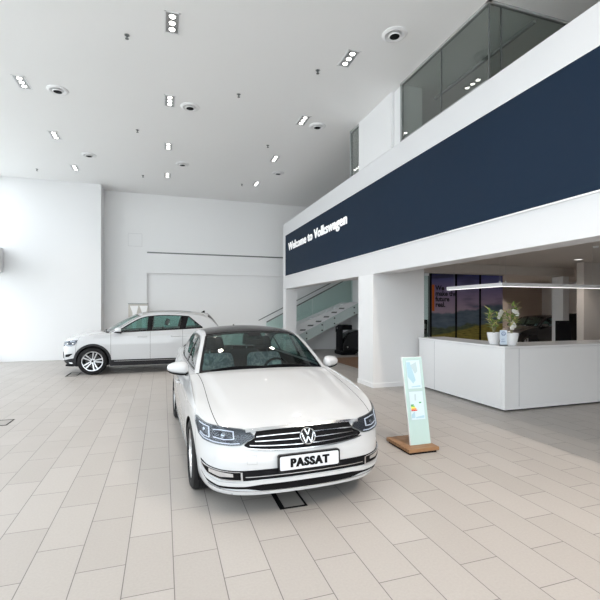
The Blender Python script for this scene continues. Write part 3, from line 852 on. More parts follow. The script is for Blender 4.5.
def suv(paint=M_PAINT, name='suv_car', label=''):
    P = dict(L=4.486, W=.92, sill=.22, chin=.24, tailz=.40, archR=.405, axle_z=.362, axles=(.88, 3.56), crease=.94,
        plan=[(0,0),(.22,.006),(.42,.028),(.58,.075),(.70,.145),(.79,.25),(.85,.40),(.885,.60),(.905,.85),(.914,1.1),(.918,1.6),(.92,2.2),(.918,2.9),(.912,3.3),(.90,3.6),(.875,3.95),(.83,4.22),(.74,4.38),(.45,4.46),(0,4.486)],
        fin=[(.2,.16),(.28,.08),(.36,.02),(.5,.0),(.6,.0),(.72,.015),(.82,.04),(.90,.08),(.96,.14),(1.05,.24),(1.2,.3)],
        rin=[(.2,.12),(.4,.02),(.6,.0),(.8,.02),(1.1,.10),(1.3,.18)],
        side=[(.2,.06),(.3,.03),(.42,.014),(.6,.004),(.75,0),(.88,.0),(.94,.004),(1.0,.022),(1.06,.042),(1.12,.062),(1.25,.10)],
        zt=[(0,.90),(.1,.905),(.2,.92),(.35,.955),(.6,.99),(.9,1.02),(1.2,1.045),(1.6,1.065),(2.2,1.085),(3.0,1.115),(3.6,1.14),(4.0,1.16),(4.486,1.17)],
        doors=(1.30, 2.33, 3.22), gx=[(1.2,.79),(1.7,.81),(2.2,.82),(2.8,.82),(3.4,.80),(3.9,.765),(4.3,.73)], rear_glass=M_BLACK,
        rail=[(1.26,1.048),(1.55,1.21),(1.85,1.38),(2.05,1.475),(2.3,1.535),(2.7,1.56),(3.1,1.55),(3.5,1.52),(3.8,1.475),(4.0,1.40),(4.15,1.28),(4.25,1.185)],
        header_y=2.08, header_c=(1.92,1.54), rear_header_y=3.92, rear_header_c=(4.02,1.56), rear_base_c=(4.34,1.20),
        roof_c=[(1.92,1.54),(2.2,1.595),(2.6,1.625),(3.0,1.63),(3.5,1.61),(4.02,1.56)], tumble=(.34,.16),
        cowl_c=(1.02,1.085), cowl_corner_y=1.26, deck_y=.62, hood_line=[(0,.90),(.08,.945),(.2,.985),(.45,1.035),(.7,1.065),(1,1.085)],
        hood_bulge=.014, crease_u=(.60,.74), shut_u=(.84,.92), frame=.05, win_end=3.80, tail_slope=.9, nose=1.0,
        pillars=[(2.24,2.38,.03),(3.13,3.30,.10)], chrome_trim=False, side_glass=M_GLASSS, ws_glass=M_GLASSS, glass_roof=False, bars=True,
        floor_z=.36, hip=.62, dash_y=1.78, dash_z=1.06, driver=1, seat_y=2.25, covers=False, mirror=(1.52,1.13,.975), handles=(2.12,3.02),
        tyre_R=.362, tyre_w=.235, wheel_style='double')
    ky, kz = .958, 1.035
    Z = lambda z: z if z < .5 else z*kz
    for k in ('zt','rail','roof_c'): P[k] = [(y*ky, Z(z)) for y, z in P[k]]
    P['gx'] = [(y*ky, x) for y, x in P['gx']]; P['plan'] = [(x, y*ky) for x, y in P['plan']]
    for k in ('header_c','rear_header_c','rear_base_c','cowl_c'): P[k] = (P[k][0]*ky, Z(P[k][1]))
    for k in ('fin','rin','side'): P[k] = [(Z(z), d) for z, d in P[k]]
    P['hood_line'] = [(v, Z(z)) for v, z in P['hood_line']]; P['crease'] = Z(P['crease'])
    for k in ('header_y','rear_header_y','cowl_corner_y','deck_y','win_end','dash_y','seat_y','L'): P[k] *= ky
    P['doors'] = tuple(y*ky for y in P['doors']); P['handles'] = tuple(y*ky for y in P['handles']); P['axles'] = (.80, 3.56*ky)
    P['pillars'] = [(a*ky, b*ky, c) for a, b, c in P['pillars']]; P['mirror'] = (P['mirror'][0]*ky, Z(P['mirror'][1]), P['mirror'][2]); P['dash_z'] *= kz; P['hip'] *= kz
    T, B, made, bmp, deck = build_car(P, name, label, paint=paint)
    A = B.a_of; R = P['archR']; zc = P['axle_z']
    both = lambda pts: [(-a, z) for a, z in reversed(pts) if a > 0] + pts
    # arch cladding and sills
    for ya in P['axles']:
        for sg in (1,-1):
            mb = MB(); o = []; i_ = []; b = []
            for k in range(33):
                t = PI*(k/32)*1.16-.08*PI
                for lst, r_, of in ((o, R+.055, .008), (i_, R-.004, .012), (b, R-.004, -.03)):
                    y = ya-r_*math.cos(t); z = max(P['sill'], zc+r_*math.sin(t)); a = sg*A(y)
                    lst.append(B.surf(a, z)+B.nrm(a, z)*of)
            mb.grid([o, i_, b]); mb.grid([o, [p-Vector((sg*.012,0,0)) for p in o]]); mb.build('arch_cladding', M_CLAD, T, smooth=True, auto=50)
    for sg in (1,-1):
        mb = MB(); a0, a1 = A(P['axles'][0]+R+.02), A(P['axles'][1]-R-.02)
        B.patch([(a0,.385),(a1,.385)], [(a0,.225),(a1,.225)], .010, .014, 40, 5, mb=mb, onlyleft=sg<0); so = mb.build('sill_cladding', M_CLAD, T, smooth=True)
        mb = MB(); B.strip([(a0+.1,.35),(a1-.1,.35)], .010, .014, .006, 30, mb=mb, onlyleft=sg<0); mb.build('sill_trim', M_STEEL, so)
    up = [(0,.36),(.5,.37),(.8,.42),(A(P['axles'][0]-R)-.01,.46)]; lo = [(0,.245),(.5,.245),(.8,.245),(A(P['axles'][0]-R)-.01,.235)]
    B.patch(both(up), both(lo), .008, .01, 60, 4).build('lower_bumper_cladding', M_CLAD, T, smooth=True)
    # grille + headlights + fog lamps
    gr = B.patch(both([(0,.86),(.3,.86),(.60,.86)]), both([(0,.72),(.3,.725),(.60,.76)]), .004, .005, 50, 4).build('grille', M_MATTE, T, smooth=True)
    for z in (.845,.80,.755): B.strip(both([(0,z),(.58,z+.008)]), .012, .014, .01, 50).build('chrome_slat', M_CHROME, gr, smooth=True)
    p0 = B.surf(0,.80); badge('emblem', frame_at(p0+B.nrm(0,.8)*.02, B.nrm(0,.8)), .072, gr)
    B.patch(both([(0,.60),(.6,.60)]), both([(0,.42),(.6,.44)]), .004, .005, 50, 4).build('lower_intake', M_MATTE, T, smooth=True)
    for sg in (1,-1):
        ups = [(.60,.875),(.80,.895),(.95,.915),(1.03,.925)]; los = [(.60,.79),(.80,.765),(.93,.770),(1.00,.80),(1.03,.87)]
        hd = B.patch(ups, los, .005, .005, 24, 6, onlyleft=sg<0).build('headlight', M_LAMPIN, T, smooth=True)
        mb = MB(); B.strip([(.64,.795),(.85,.78),(.96,.795)], .012, .012, .006, 16, mb=mb, onlyleft=sg<0); B.strip([(.84,.88),(.97,.895)], .012, .012, .006, 8, mb=mb, onlyleft=sg<0)
        mb.build('light_strip', M_LED, hd, smooth=True)
        mb = MB(); mb.ball(B.surf(sg*.95,.83), .035, 12, 8); mb.ball(B.surf(sg*.78,.815), .035, 12, 8); mb.build('projector', M_AMBER, hd, smooth=True)
        B.patch(ups, los, .03, .003, 24, 6, onlyleft=sg<0).build('lens', M_LENS, hd, smooth=True)
        fg = B.patch([(.72,.54),(.85,.56),(.95,.57)], [(.72,.47),(.85,.49),(.95,.555)], .006, .006, 12, 3, onlyleft=sg<0).build('fog_light_recess', M_MATTE, T, smooth=True)
        B.patch([(.82,.345),(.92,.345)], [(.82,.315),(.92,.315)], .016, .004, 6, 2, onlyleft=sg<0).build('fog_light', M_LED, fg, smooth=True)
        B.patch([(A(3.9),1.08),(A(4.12),1.09),(A(4.12)+.15,1.08)], [(A(3.9),1.03),(A(4.12),.96),(A(4.12)+.15,.95)], .008, .01, 16, 4, onlyleft=sg<0).build('tail_light', mat('tail_red', (.30,.01,.01), .2, coat=1), T, smooth=True)
    # black strip down the rear pillar (spoiler edge)
    return T
# ------------------------------------------------------------------ the setting
H_CEIL = 6.1
def box(name, lo, hi, m, parent=None, bevel=0):
    return MB().box(lo, hi).build(name, m, parent, bevel=bevel)
# floor of running-bond tiles
def tile_mat():
    m = bpy.data.materials.new('floor_tiles'); m.use_nodes = True; nt = m.node_tree; b = nt.nodes['Principled BSDF']
    tc = nt.nodes.new('ShaderNodeTexCoord'); sp = nt.nodes.new('ShaderNodeSeparateXYZ'); cb = nt.nodes.new('ShaderNodeCombineXYZ')
    ax = nt.nodes.new('ShaderNodeMath'); ax.operation = 'SUBTRACT'; ax.inputs[1].default_value = -1.160-.3063*40
    ay = nt.nodes.new('ShaderNodeMath'); ay.operation = 'SUBTRACT'; ay.inputs[1].default_value = 3.404-.69988*40
    L = nt.links.new
    L(tc.outputs['Object'], sp.inputs[0]); L(sp.outputs['X'], ax.inputs[0]); L(sp.outputs['Y'], ay.inputs[0])
    L(ay.outputs[0], cb.inputs['X']); L(ax.outputs[0], cb.inputs['Y'])
    br = nt.nodes.new('ShaderNodeTexBrick'); br.inputs['Scale'].default_value = 1
    br.inputs['Brick Width'].default_value = .69988; br.inputs['Row Height'].default_value = .3063
    br.inputs['Mortar Size'].default_value = .0034; br.inputs['Mortar Smooth'].default_value = .25; br.offset = .5; br.offset_frequency = 2
    br.inputs['Color1'].default_value = (.395,.370,.350,1); br.inputs['Color2'].default_value = (.430,.405,.385,1); br.inputs['Mortar'].default_value = (.15,.14,.135,1)
    L(cb.outputs[0], br.inputs['Vector'])
    n = nt.nodes.new('ShaderNodeTexNoise'); n.inputs['Scale'].default_value = 60; n.inputs['Detail'].default_value = 4
    n2 = nt.nodes.new('ShaderNodeTexNoise'); n2.inputs['Scale'].default_value = 1.3
    L(tc.outputs['Object'], n.inputs['Vector']); L(tc.outputs['Object'], n2.inputs['Vector'])
    mx = nt.nodes.new('ShaderNodeMix'); mx.data_type = 'RGBA'; mx.blend_type = 'MULTIPLY'; mx.inputs[0].default_value = 1
    mr = nt.nodes.new('ShaderNodeMapRange'); mr.inputs['To Min'].default_value = .90; mr.inputs['To Max'].default_value = 1.08; L(n.outputs['Fac'], mr.inputs['Value'])
    L(br.outputs['Color'], mx.inputs[6]); L(mr.outputs['Result'], mx.inputs[7]); L(mx.outputs[2], b.inputs['Base Color'])
    r2 = nt.nodes.new('ShaderNodeMapRange'); r2.inputs['To Min'].default_value = .36; r2.inputs['To Max'].default_value = .50; L(n2.outputs['Fac'], r2.inputs['Value']); L(r2.outputs['Result'], b.inputs['Roughness'])
    b.inputs['Specular IOR Level'].default_value = .45
    bp = nt.nodes.new('ShaderNodeBump'); bp.inputs['Strength'].default_value = .25; bp.inputs['Distance'].default_value = .002; bp.invert = True
    L(br.outputs['Fac'], bp.inputs['Height']); L(bp.outputs['Normal'], b.inputs['Normal'])
    return m
XL, XR, YF, YB = -5.4, 18.0, -4.0, 16.9
F_ = 4.60
struct(box('floor', (XL-.3, YF-.3, -.2), (XR+.3, 17.3, 0), tile_mat()))
struct(box('ceiling', (XL-.3, YF-.3, H_CEIL), (XR+.3, 17.3, H_CEIL+.2), M_CEIL))
struct(box('wall_left', (XL-.3, 16.1, 0), (-2.07, 17.3, H_CEIL), M_WHITE))
wb = MB()
wb.box((-2.07, YB, 0), (-.585, 17.3, H_CEIL))
wb.box((-.585, YB, 3.105), (XR, 17.3, 3.862)); wb.box((-.585, YB, 3.915), (XR, 17.3, H_CEIL)); wb.box((-.585, YB+.10, 0), (XR, 17.3, 3.105))
struct(wb.build('wall_back', M_WALLB))
struct(box('trim_1', (-.585, YB+.03, 3.862), (XR, YB+.12, 3.915), M_GREYF))
ap = MB(); 
for lo, hi in (((-1.25,16.893,4.10),(-1.243,16.90,4.58)),((-.767,16.893,4.10),(-.76,16.90,4.58)),((-1.25,16.893,4.10),(-.76,16.90,4.107)),((-1.25,16.893,4.573),(-.76,16.90,4.58))): ap.box(lo, hi)
struct(ap.build('trim_4', mat('hatch_line', (.55,.55,.56), .6)))
struct(box('wall_right', (XR, YF, 0), (XR+.3, 17.3, H_CEIL), M_WHITE))
struct(box('ground', (-60, -60, -.4), (60, 60, -.21), mat('paving_outside', (.60,.60,.58), .8)))

# facades: glass between mullions
def facade(name, pts, along, const, inward, transom):
    root = bpy.data.objects.new(name, None); C.objects.link(root); struct(root)
    fr = MB(); a0, a1 = pts[0], pts[-1]
    def b(a_0, a_1, d0, d1, z0, z1, m=fr):
        if along == 'y': m.box((min(const+d0,const+d1), a_0, z0), (max(const+d0,const+d1), a_1, z1))
        else: m.box((a_0, min(const+d0,const+d1), z0), (a_1, max(const+d0,const+d1), z1))
    for p in pts: b(p-.04, p+.04, 0, inward*.14, 0, H_CEIL)
    b(a0, a1, 0, inward*.14, 0, .12); b(a0, a1, 0, inward*.14, H_CEIL-.12, H_CEIL)
    if transom: b(a0, a1, 0, inward*transom[2], transom[0], transom[1])
    else: b(a0, a1, 0, inward*.12, 3.0, 3.1)
    o = fr.build('window_frame', M_WHITE, root)
    for p, q in zip(pts, pts[1:]):
        g = MB(); b(p+.04, q-.04, inward*.02, inward*.03, .12, H_CEIL-.12, g); g.build('pane', M_PANE, root)
    return root
facade('window_1', [-4.0,-1.5,1.0,3.5,6.0,8.5,11.0,13.5,16.06], 'y', XL, 1, (2.93, 3.72, .42))
facade('window_2', [XL+.04, -3.0, -.5, 2.0, F_], 'x', YF, 1, None)
struct(box('wall_front', (F_+.04, YF-.3, 0), (XR+.3, YF, H_CEIL), M_WHITE))

# mezzanine: fascia, soffit, posts
F = 4.37
struct(box('wall_mezzanine', (F, YF+.2, 2.50), (F+.36, 15.5, 4.97), M_FASCIA, bevel=.004))
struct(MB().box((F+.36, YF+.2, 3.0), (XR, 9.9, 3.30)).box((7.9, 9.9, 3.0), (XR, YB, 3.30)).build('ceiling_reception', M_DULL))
struct(box('trim_2', (F, 15.12, 0), (F+.42, 15.5, 2.5), M_WHITE))
pl = MB().box((F+.004, 8.25, 0), (5.68, 8.98, 3.0)); struct(pl.build('wall_pillar', M_WHITE, bevel=.004))
struct(MB().box((F-.012, 8.234, 0), (5.696, 8.996, .10)).build('baseboard_pillar', M_TRIMW, bevel=.003))
# upstairs
struct(box('wall_upper_pier', (F-.004, 7.46, 4.97), (5.0, 8.94, H_CEIL), M_WHITE))
struct(box('trim_3', (F+.06, 7.14, 4.97), (F+.5, 7.46, H_CEIL), M_WHITE))
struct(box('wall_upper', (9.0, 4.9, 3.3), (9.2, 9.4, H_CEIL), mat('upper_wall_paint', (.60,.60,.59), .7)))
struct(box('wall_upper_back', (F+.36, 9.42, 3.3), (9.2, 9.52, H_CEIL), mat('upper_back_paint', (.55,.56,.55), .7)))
w3 = bpy.data.objects.new('window_3', None); C.objects.link(w3); struct(w3)
fr = MB()
fr.box((F, 4.80, 6.06), (F+.06, 7.14, 6.1)); fr.box((F, 7.10, 4.97), (F+.06, 7.14, 6.1)); fr.box((F, 4.80, 6.065), (9.0, 4.85, 6.1)); fr.box((F,4.80,4.97),(9.0,4.85,4.985)); fr.box((F,4.8,4.97),(F+.05,7.14,4.985))
fr.box((F, 8.94, 6.05), (F+.06, 9.44, 6.1)); fr.box((F, 9.40, 4.97), (F+.06, 9.44, 6.1))
fr.build('window_frame', mat('light_grey_frame', (.34,.35,.35), .4), w3)
for lo, hi in (((F+.02,4.83,4.985),(F+.03,5.895,6.06)),((F+.02,5.905,4.985),(F+.03,7.10,6.06)),((F+.035,4.82,4.985),(4.60,4.83,6.065)),((4.61,4.82,4.985),(6.2,4.83,6.065)),((6.21,4.82,4.985),(8.99,4.83,6.065)),((F+.02,8.95,4.985),(F+.03,9.40,6.05))):
    box('pane', lo, hi, M_UPGLASS, w3)
jt = MB()
for lo, hi in (((F+.015,5.893,4.985),(F+.035,5.907,6.06)),((F+.012,4.815,4.985),(F+.034,4.835,6.06)),((4.598,4.815,4.985),(4.612,4.835,6.06)),((6.195,4.815,4.985),(6.215,4.835,6.06))): jt.box(lo, hi)
jt.build('glazing_joint', M_GREYF, w3)
ll = thing('linear_lamp', 'thin unlit linear lamp hanging behind the upstairs glass', 'lamp', (5.25, 6.05, 6.1))
box('lamp_body', (-.025,-1.2,-.12), (.025,1.2,-.07), mat('lamp_grey', (.30,.31,.31), .5), ll)
for y in (-1.0, 1.0): MB().tube([(0,y,-.07),(0,y,0)], .004, 6).build('suspension_wire', M_STEEL, ll)

# welcome sign on the fascia
ws = thing('welcome_sign', 'long navy sign panel on the white fascia reading Welcome to Volkswagen', 'sign', (F, 6, 3.7))
box('panel', (-.022, -9.2, -.72), (0, 9.10, .785), M_NAVY, ws)
box('panel_edge', (-.026, -9.22, -.74), (-.0, 9.12, -.722), M_TRIMW, ws); box('panel_edge', (-.026, -9.22, .787), (0, 9.12, .80), M_TRIMW, ws)
# lettering runs towards the camera (from far to near): text x axis = -Y, text y axis = +Z, text normal = -X
Mt = Matrix(((0,0,-1,-.024),(-1,0,0,8.68),(0,1,0,.17),(0,0,0,1)))
tx = text_mesh('lettering', 'Welcome to Volkswagen', .39, M_TEXTW, ws, Mt, .012, .007, 'LEFT', 1.0, 1.05, .012)
bb = [v.co.y for v in tx.data.vertices]; span = max(bb)-min(bb)
k = 5.15/span; top = max(bb)
for v in tx.data.vertices: v.co.y = top + (v.co.y-top)*k

# niche furniture, reception
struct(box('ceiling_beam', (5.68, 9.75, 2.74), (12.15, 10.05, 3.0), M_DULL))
struct(box('wall_reception_pier', (11.68, 9.75, 0), (11.92, 10.14, 2.74), M_WALLB))
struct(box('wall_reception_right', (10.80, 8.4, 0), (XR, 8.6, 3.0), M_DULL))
struct(box('wall_reception_back', (8.0, 16.2, 0), (XR, 16.4, 3.0), mat('beige_wall', (.55,.46,.40), .7)))
struct(box('wall_stair_side', (7.88, 11.2, 0), (8.0, YB, 3.0), M_WALLB))
c = MB()
cn = thing('reception_counter', 'white L-shaped reception counter on a dark recessed plinth', 'counter', (5.45, 5.63, 0))
box('plinth', (.05, .05, 0), (7.5, .62, .03), M_MATTE, cn); box('plinth', (.05, .62, 0), (.62, 2.45, .03), M_MATTE, cn)
box('carcass', (0, .0, .03), (7.6, .66, 1.06), M_TRIMW, cn, bevel=.003)
box('carcass', (0, .66, .03), (.66, 2.48, 1.06), M_TRIMW, cn, bevel=.003)
w = MB().prism([(-.012,-.012),(7.6,-.012),(7.6,.68),(.68,.68),(.68,2.50),(-.012,2.50)], 1.065, 1.10).build('worktop', M_TRIMW, cn, bevel=.004)
box('front_panel', (.30, -.005, .10), (7.4, 0, 1.03), M_TRIMW, cn, bevel=.002); box('side_panel', (-.012, .06, .10), (0, 2.26, 1.03), M_TRIMW, cn, bevel=.002)
M_JNT = mat('panel_joint_grey', (.40,.40,.43), .6)
box('panel_joint', (.298, -.0062, .03), (.304, -.004, 1.06), M_JNT, cn); box('panel_joint', (-.0135, 1.90, .05), (-.011, 1.906, 1.05), M_JNT, cn)
box('skirting', (-.010, -.010, .03), (7.6, 0, .075), M_TRIMW, cn); box('skirting', (-.010, 0, .03), (0, 2.48, .075), M_TRIMW, cn)
dk = thing('staff_desk', 'low grey staff desk behind the white counter', 'desk', (8.0, 6.9, 0))
box('desk_top', (-1.2, -.3, .72), (2.6, .7, .75), M_DULL, dk); 
for x in (-1.15, 2.5): box('leg', (x, -.25, 0), (x+.05, .65, .72), M_GREYF, dk)
mo = thing('computer_monitor', 'black computer monitor standing behind the counter', 'monitor', (8.93, 7.45, .75), -.2)
box('screen', (-.19,-.02,.18), (.19,.02,.71), M_MATTE, mo, bevel=.006); box('stand', (-.03,-.0,.01), (.03,.03,.3), M_MATTE, mo); box('base', (-.12,-.09,0), (.12,.09,.012), M_MATTE, mo)
ph = thing('desk_phone', 'low black desk phone left of the computer monitor', 'phone', (7.95, 7.3, .75))
MB().add([(-.12,-.1,0),(.12,-.1,0),(.12,.1,0),(-.12,.1,0),(-.12,-.1,.03),(.12,-.1,.03),(.12,.1,.40),(-.12,.1,.40)], [(0,3,2,1),(4,5,6,7),(0,1,5,4),(1,2,6,5),(2,3,7,6),(3,0,4,7)]).build('body', M_MATTE, ph)
cbx = thing('black_cabinet', 'tall black cabinet in the gap right of the white reception pier', 'cabinet', (12.83, 10.3, 0))
box('carcass', (-.22,-.25,0), (.5,.25,1.60), M_BLACK, cbx, bevel=.005); box('door', (-.20,-.262,.06), (.48,-.25,1.56), M_MATTE, cbx, bevel=.004)
cb2 = thing('display_case', 'black display case left of the landscape wall panels', 'cabinet', (7.30, 11.0, 0))
box('carcass', (-.35,-.25,0), (.22,.25,1.42), M_BLACK, cb2, bevel=.01); box('shelf', (-.30,-.27,.9), (.18,-.25,1.0), M_STEEL, cb2); box('shelf', (-.1,-.27,1.15), (.15,-.25,1.3), M_STEEL, cb2)
gp = thing('glass_partition', 'narrow green glass partition beside the landscape wall panels', 'partition', (7.30, 10.62, 0))
box('pane', (-.75,0,.02), (.16,.012,2.72), M_CLEAR, gp); box('frame', (.16,-.02,0), (.20,.03,2.72), M_GREYF, gp); box('frame', (-.79,-.02,0), (-.75,.03,2.72), M_GREYF, gp)

# landscape print on three panels
def landscape():
    m = bpy.data.materials.new('landscape_print'); m.use_nodes = True; nt = m.node_tree; b = nt.nodes['Principled BSDF']; L = nt.links.new
    b.inputs['Roughness'].default_value = .35
    N = lambda t: nt.nodes.new(t)
    tc = N('ShaderNodeTexCoord'); sp = N('ShaderNodeSeparateXYZ'); L(tc.outputs['Object'], sp.inputs[0])
    def M(op, a, bb=None, c_=None):
        n = N('ShaderNodeMath'); n.operation = op
        for i, v in enumerate((a, bb, c_)):
            if v is None: continue
            if isinstance(v, (int, float)): n.inputs[i].default_value = v
            else: L(v, n.inputs[i])
        return n.outputs[0]
    def R(fac, stops):
        n = N('ShaderNodeValToRGB'); L(fac, n.inputs[0]); cr = n.color_ramp
        while len(cr.elements) < len(stops): cr.elements.new(.5)
        for e, (p, cc) in zip(cr.elements, stops): e.position = p; e.color = (*cc, 1)
        return n.outputs[0]
    def mix(f, a, bb):
        n = N('ShaderNodeMix'); n.data_type = 'RGBA'; L(f, n.inputs[0]); L(a, n.inputs[6]); L(bb, n.inputs[7]); return n.outputs[2]
    def noise(sc, sx, sz, det=4):
        mp = N('ShaderNodeMapping'); mp.inputs['Scale'].default_value = (sx, 1, sz); L(tc.outputs['Object'], mp.inputs[0])
        n = N('ShaderNodeTexNoise'); n.inputs['Scale'].default_value = sc; n.inputs['Detail'].default_value = det; L(mp.outputs[0], n.inputs['Vector']); return n.outputs['Fac']
    X, Z = sp.outputs['X'], sp.outputs['Z']
    zn = M('DIVIDE', Z, 2.78)
    sky = R(zn, [(.45,(0.369,0.346,0.461)),(.58,(0.507,0.369,0.461)),(.75,(0.369,0.276,0.438)),(1.0,(0.069,0.092,0.323))])
    cl = noise(1.3, .45, 2.4); CL_ = N('ShaderNodeClamp'); L(M('MULTIPLY', M('SUBTRACT', cl, .50), 7.0), CL_.inputs[0]); sky2 = mix(CL_.outputs[0], sky, R(zn, [(.4,(0.230,0.230,0.323)),(1.0,(0.046,0.046,0.115))]))
    def ridge(z0, amp, sc, slope): # 1 below the ridge
        n = noise(sc, 1, 0, 3); h = M('ADD', M('ADD', z0, M('MULTIPLY', M('SUBTRACT', n, .5), amp)), M('MULTIPLY', X, slope))
        d = M('MULTIPLY', M('SUBTRACT', h, Z), 18); n_ = N('ShaderNodeClamp'); L(d, n_.inputs[0]); return n_.outputs[0]
    far = R(noise(3, 1, 3), [(.3,(0.081,0.115,0.173)),(.7,(0.161,0.207,0.253))])
    mid = R(noise(5, 1, 4), [(.3,(0.046,0.069,0.050)),(.7,(0.138,0.161,0.081))])
    fld = R(noise(9, .6, 4), [(.3,(0.115,0.104,0.023)),(.5,(0.276,0.230,0.050)),(.75,(0.461,0.369,0.081))])
    c1_ = mix(ridge(1.66, .9, .7, .05), sky2, far); c2_ = mix(ridge(1.25, .8, 1.1, -.02), c1_, mid); c3_ = mix(ridge(.98, .35, .9, .14), c2_, fld)
    L(c3_, b.inputs['Base Color']); return m
M_LAND = landscape()
lw = thing('landscape_wall', 'three dark landscape wall panels lettered We make the future real', 'wall panel', (7.53, 10.6, 0))
for i in range(3):
    x0 = .887*i; pn = box('panel', (x0+.012, 0, .02), (x0+.875, .04, 2.78), M_LAND, lw)
    if i: 
        box('post', (x0-.03, -.03, 0), (x0+.012, .05, 2.80), M_MATTE, lw)
box('post', (-.03,-.02,0), (.012,.05,2.80), M_MATTE, lw); box('top_rail', (-.03,-.01,2.78), (2.67,.05,2.80), M_GREYF, lw)
box('orange_bar', (.035,-.008,1.68), (.115,0,2.46), mat('orange', (.75,.16,.015), .5), lw)
for i, s_ in enumerate(('We', 'make the', 'future', 'real.')):
    text_mesh('lettering', s_, .20, mat('letter_black', (.005,.005,.008), .5) if i == 0 else bpy.data.materials['letter_black'], lw,
        Matrix.Translation((.155, -.004, 2.30-.165*i)) @ Matrix.Rotation(PI/2, 4, 'X'), .004, .006)

# pendant over the counter
pd = thing('pendant_lamp', 'slim white L-shaped linear pendant lit above the reception counter', 'lamp', (5.75, 6.0, 3.0))
box('lamp_body', (-.035, .035, -.865), (.035, 1.5, -.80), M_TRIMW, pd); box('lamp_body', (-.035, -.035, -.865), (4.6, .035, -.80), M_TRIMW, pd)
box('diffuser', (-.03, .035, -.869), (.03, 1.49, -.866), M_LAMP2, pd); box('diffuser', (-.03, -.03, -.869), (4.59, .03, -.866), M_LAMP2, pd)
for x, y in ((0,.05),(0,1.3),(.08,0),(2.2,0),(4.4,0)): MB().tube([(x,y,-.80),(x,y,0)], .002, 5).build('suspension_wire', M_STEEL, pd)
for x, y in ((0,.05),(.08,0),(2.2,0)): MB().cyl(.012, -.80, -.77, 8, Matrix.Translation((x,y,0))).build('wire_clamp', M_STEEL, pd)

# interior downlights
def downlight(x, y, lab, e=1):
    t = thing('round_downlight', lab, 'ceiling lamp', (x, y, 3.0), group='round downlights in the reception ceiling')
    MB().lathe([(.085,-.001),(.11,-.006),(.115,0)], 28).build('trim_ring', M_TRIMW, t); MB().disc(.085, -.002, 24).build('diffuser', M_LAMP2, t)
    l = bpy.data.lights.new('downlight_light', 'SPOT'); l.energy = RECEP*e; l.spot_size = 2.2; l.spot_blend = .6; l.shadow_soft_size = .08; l.color = (1,.93,.85)
    lo = bpy.data.objects.new('downlight_light', l); C.objects.link(lo); lo.parent = t; lo.location = (0,0,-.03)
RECEP = 60
downlight(10.1, 8.0, 'lit round downlight in the reception ceiling, the only one in view')
for x, y, e in ((7.2,8.0,1),(7.2,3.5,.6),(10.1,3.5,.6),(15.0,12.4,2.5),(14.6,15.6,3),(11.0,14.6,3),(6.0,1.0,.5)): downlight(x, y, 'round downlight recessed in the low reception ceiling out of the frame, the back ones added to brighten the room', e)  # the strong ones at the back are added to brighten the beige wall
sd_ = thing('smoke_detector', 'small white smoke detector on the reception ceiling', 'smoke detector', (8.3, 6.2, 3.0))
MB().lathe([(0,-.04),(.03,-.04),(.05,-.025),(.055,0)], 20).build('housing', M_TRIMW, sd_, smooth=True)

# ------------------------------------------------------------------ stairs
sl_, x0s = .43, 2.30
stx = thing('staircase', 'white staircase with glass balustrade along the back wall', 'staircase', (0, 0, 0))
n = 13; run = .352; rise = .152
sx0 = 3.08
st = MB()
for i in range(n):
    x = sx0+run*i; z = rise*(i+1)
    st.box((x, 15.88, z-.05), (x+run+.02, 16.70, z)); st.box((x, 15.88, z-rise-.02), (x+.03, 16.70, z-.05))
st.build('steps', M_TRIMW, stx)
xe = sx0+run*n
opal = mat('opal_panel', (.60,.68,.66), .25, coat=.4)
XZ = lambda y: Matrix(((1,0,0,0),(0,0,1,y),(0,1,0,0),(0,0,0,1)))
pt_ = lambda x: max(.02, .68+(x-5.03)*.492)           # top edge of the outer panel
bt_ = lambda x: max(.02, min(2.03, 1.11+(x-5.03)*.405)) # top edge of the white side
MB().prism([(2.35,.0),(3.6,.0),(7.4,pt_(7.4)-.1),(7.85,1.75),(7.85,2.03),(7.30,2.03),(2.35,bt_(2.35))], 0, .04, XZ(15.82)).build('side_stringer', M_TRIMW, stx)
for x, z in ((4.58,.56),(4.93,.73),(5.27,.91),(5.60,1.09),(5.94,1.25),(6.28,1.43),(6.62,1.61),(6.95,1.77)):
    MB().prism([(x-.13,z-.03),(x+.10,z-.03),(x+.13,z+.025),(x-.10,z+.025)], 0, .012, XZ(15.81)).build('tread_end', M_GREYF, stx)
for x0_, x1_ in ((3.75,4.72),(4.74,6.19),(6.21,7.85)):
    MB().prism([(x0_, max(0,pt_(x0_)-.40)),(x1_, pt_(x1_)-.40),(x1_, pt_(x1_)),(x0_, pt_(x0_))], 0, .02, XZ(15.785)).build('stringer_panel', opal, stx)
for xb in (4.55, 5.42, 6.08, 6.62, 7.50):
    for dz_ in (-.09, -.31):
        MB().cyl(.030, 0, .02, 14, Matrix.Translation((xb, 15.785, pt_(xb)+dz_)) @ Matrix.Rotation(PI/2, 4, 'X')).build('bolt', M_MATTE, stx)
MB().box((xe, 15.88, rise*n-.12), (7.85, 16.70, rise*n)).build('landing', M_TRIMW, stx)
h2 = lambda x: 1.22+(x-4.02)*.512
MB().prism([(4.0,bt_(4.0)),(6.0,bt_(6.0)),(6.0,h2(6.0)-.04),(4.0,h2(4.0)-.04)], 0, .015, XZ(16.70)).build('balustrade_glass', M_CLEAR, stx)
MB().prism([(6.02,bt_(6.02)),(7.3,2.03),(7.85,2.03),(7.85,2.99),(7.5,2.99),(6.02,h2(6.02)-.04)], 0, .015, XZ(16.70)).build('balustrade_glass', M_CLEAR, stx)
MB().tube([(4.0,16.66,h2(4.0)),(7.4,16.66,h2(7.4))], .024, 8).build('handrail', M_GREYF, stx, smooth=True)
MB().tube([(3.7,16.80,1.28),(7.4,16.80,1.28+3.7*.50)], .018, 8).build('handrail', M_GREYF, stx, smooth=True)
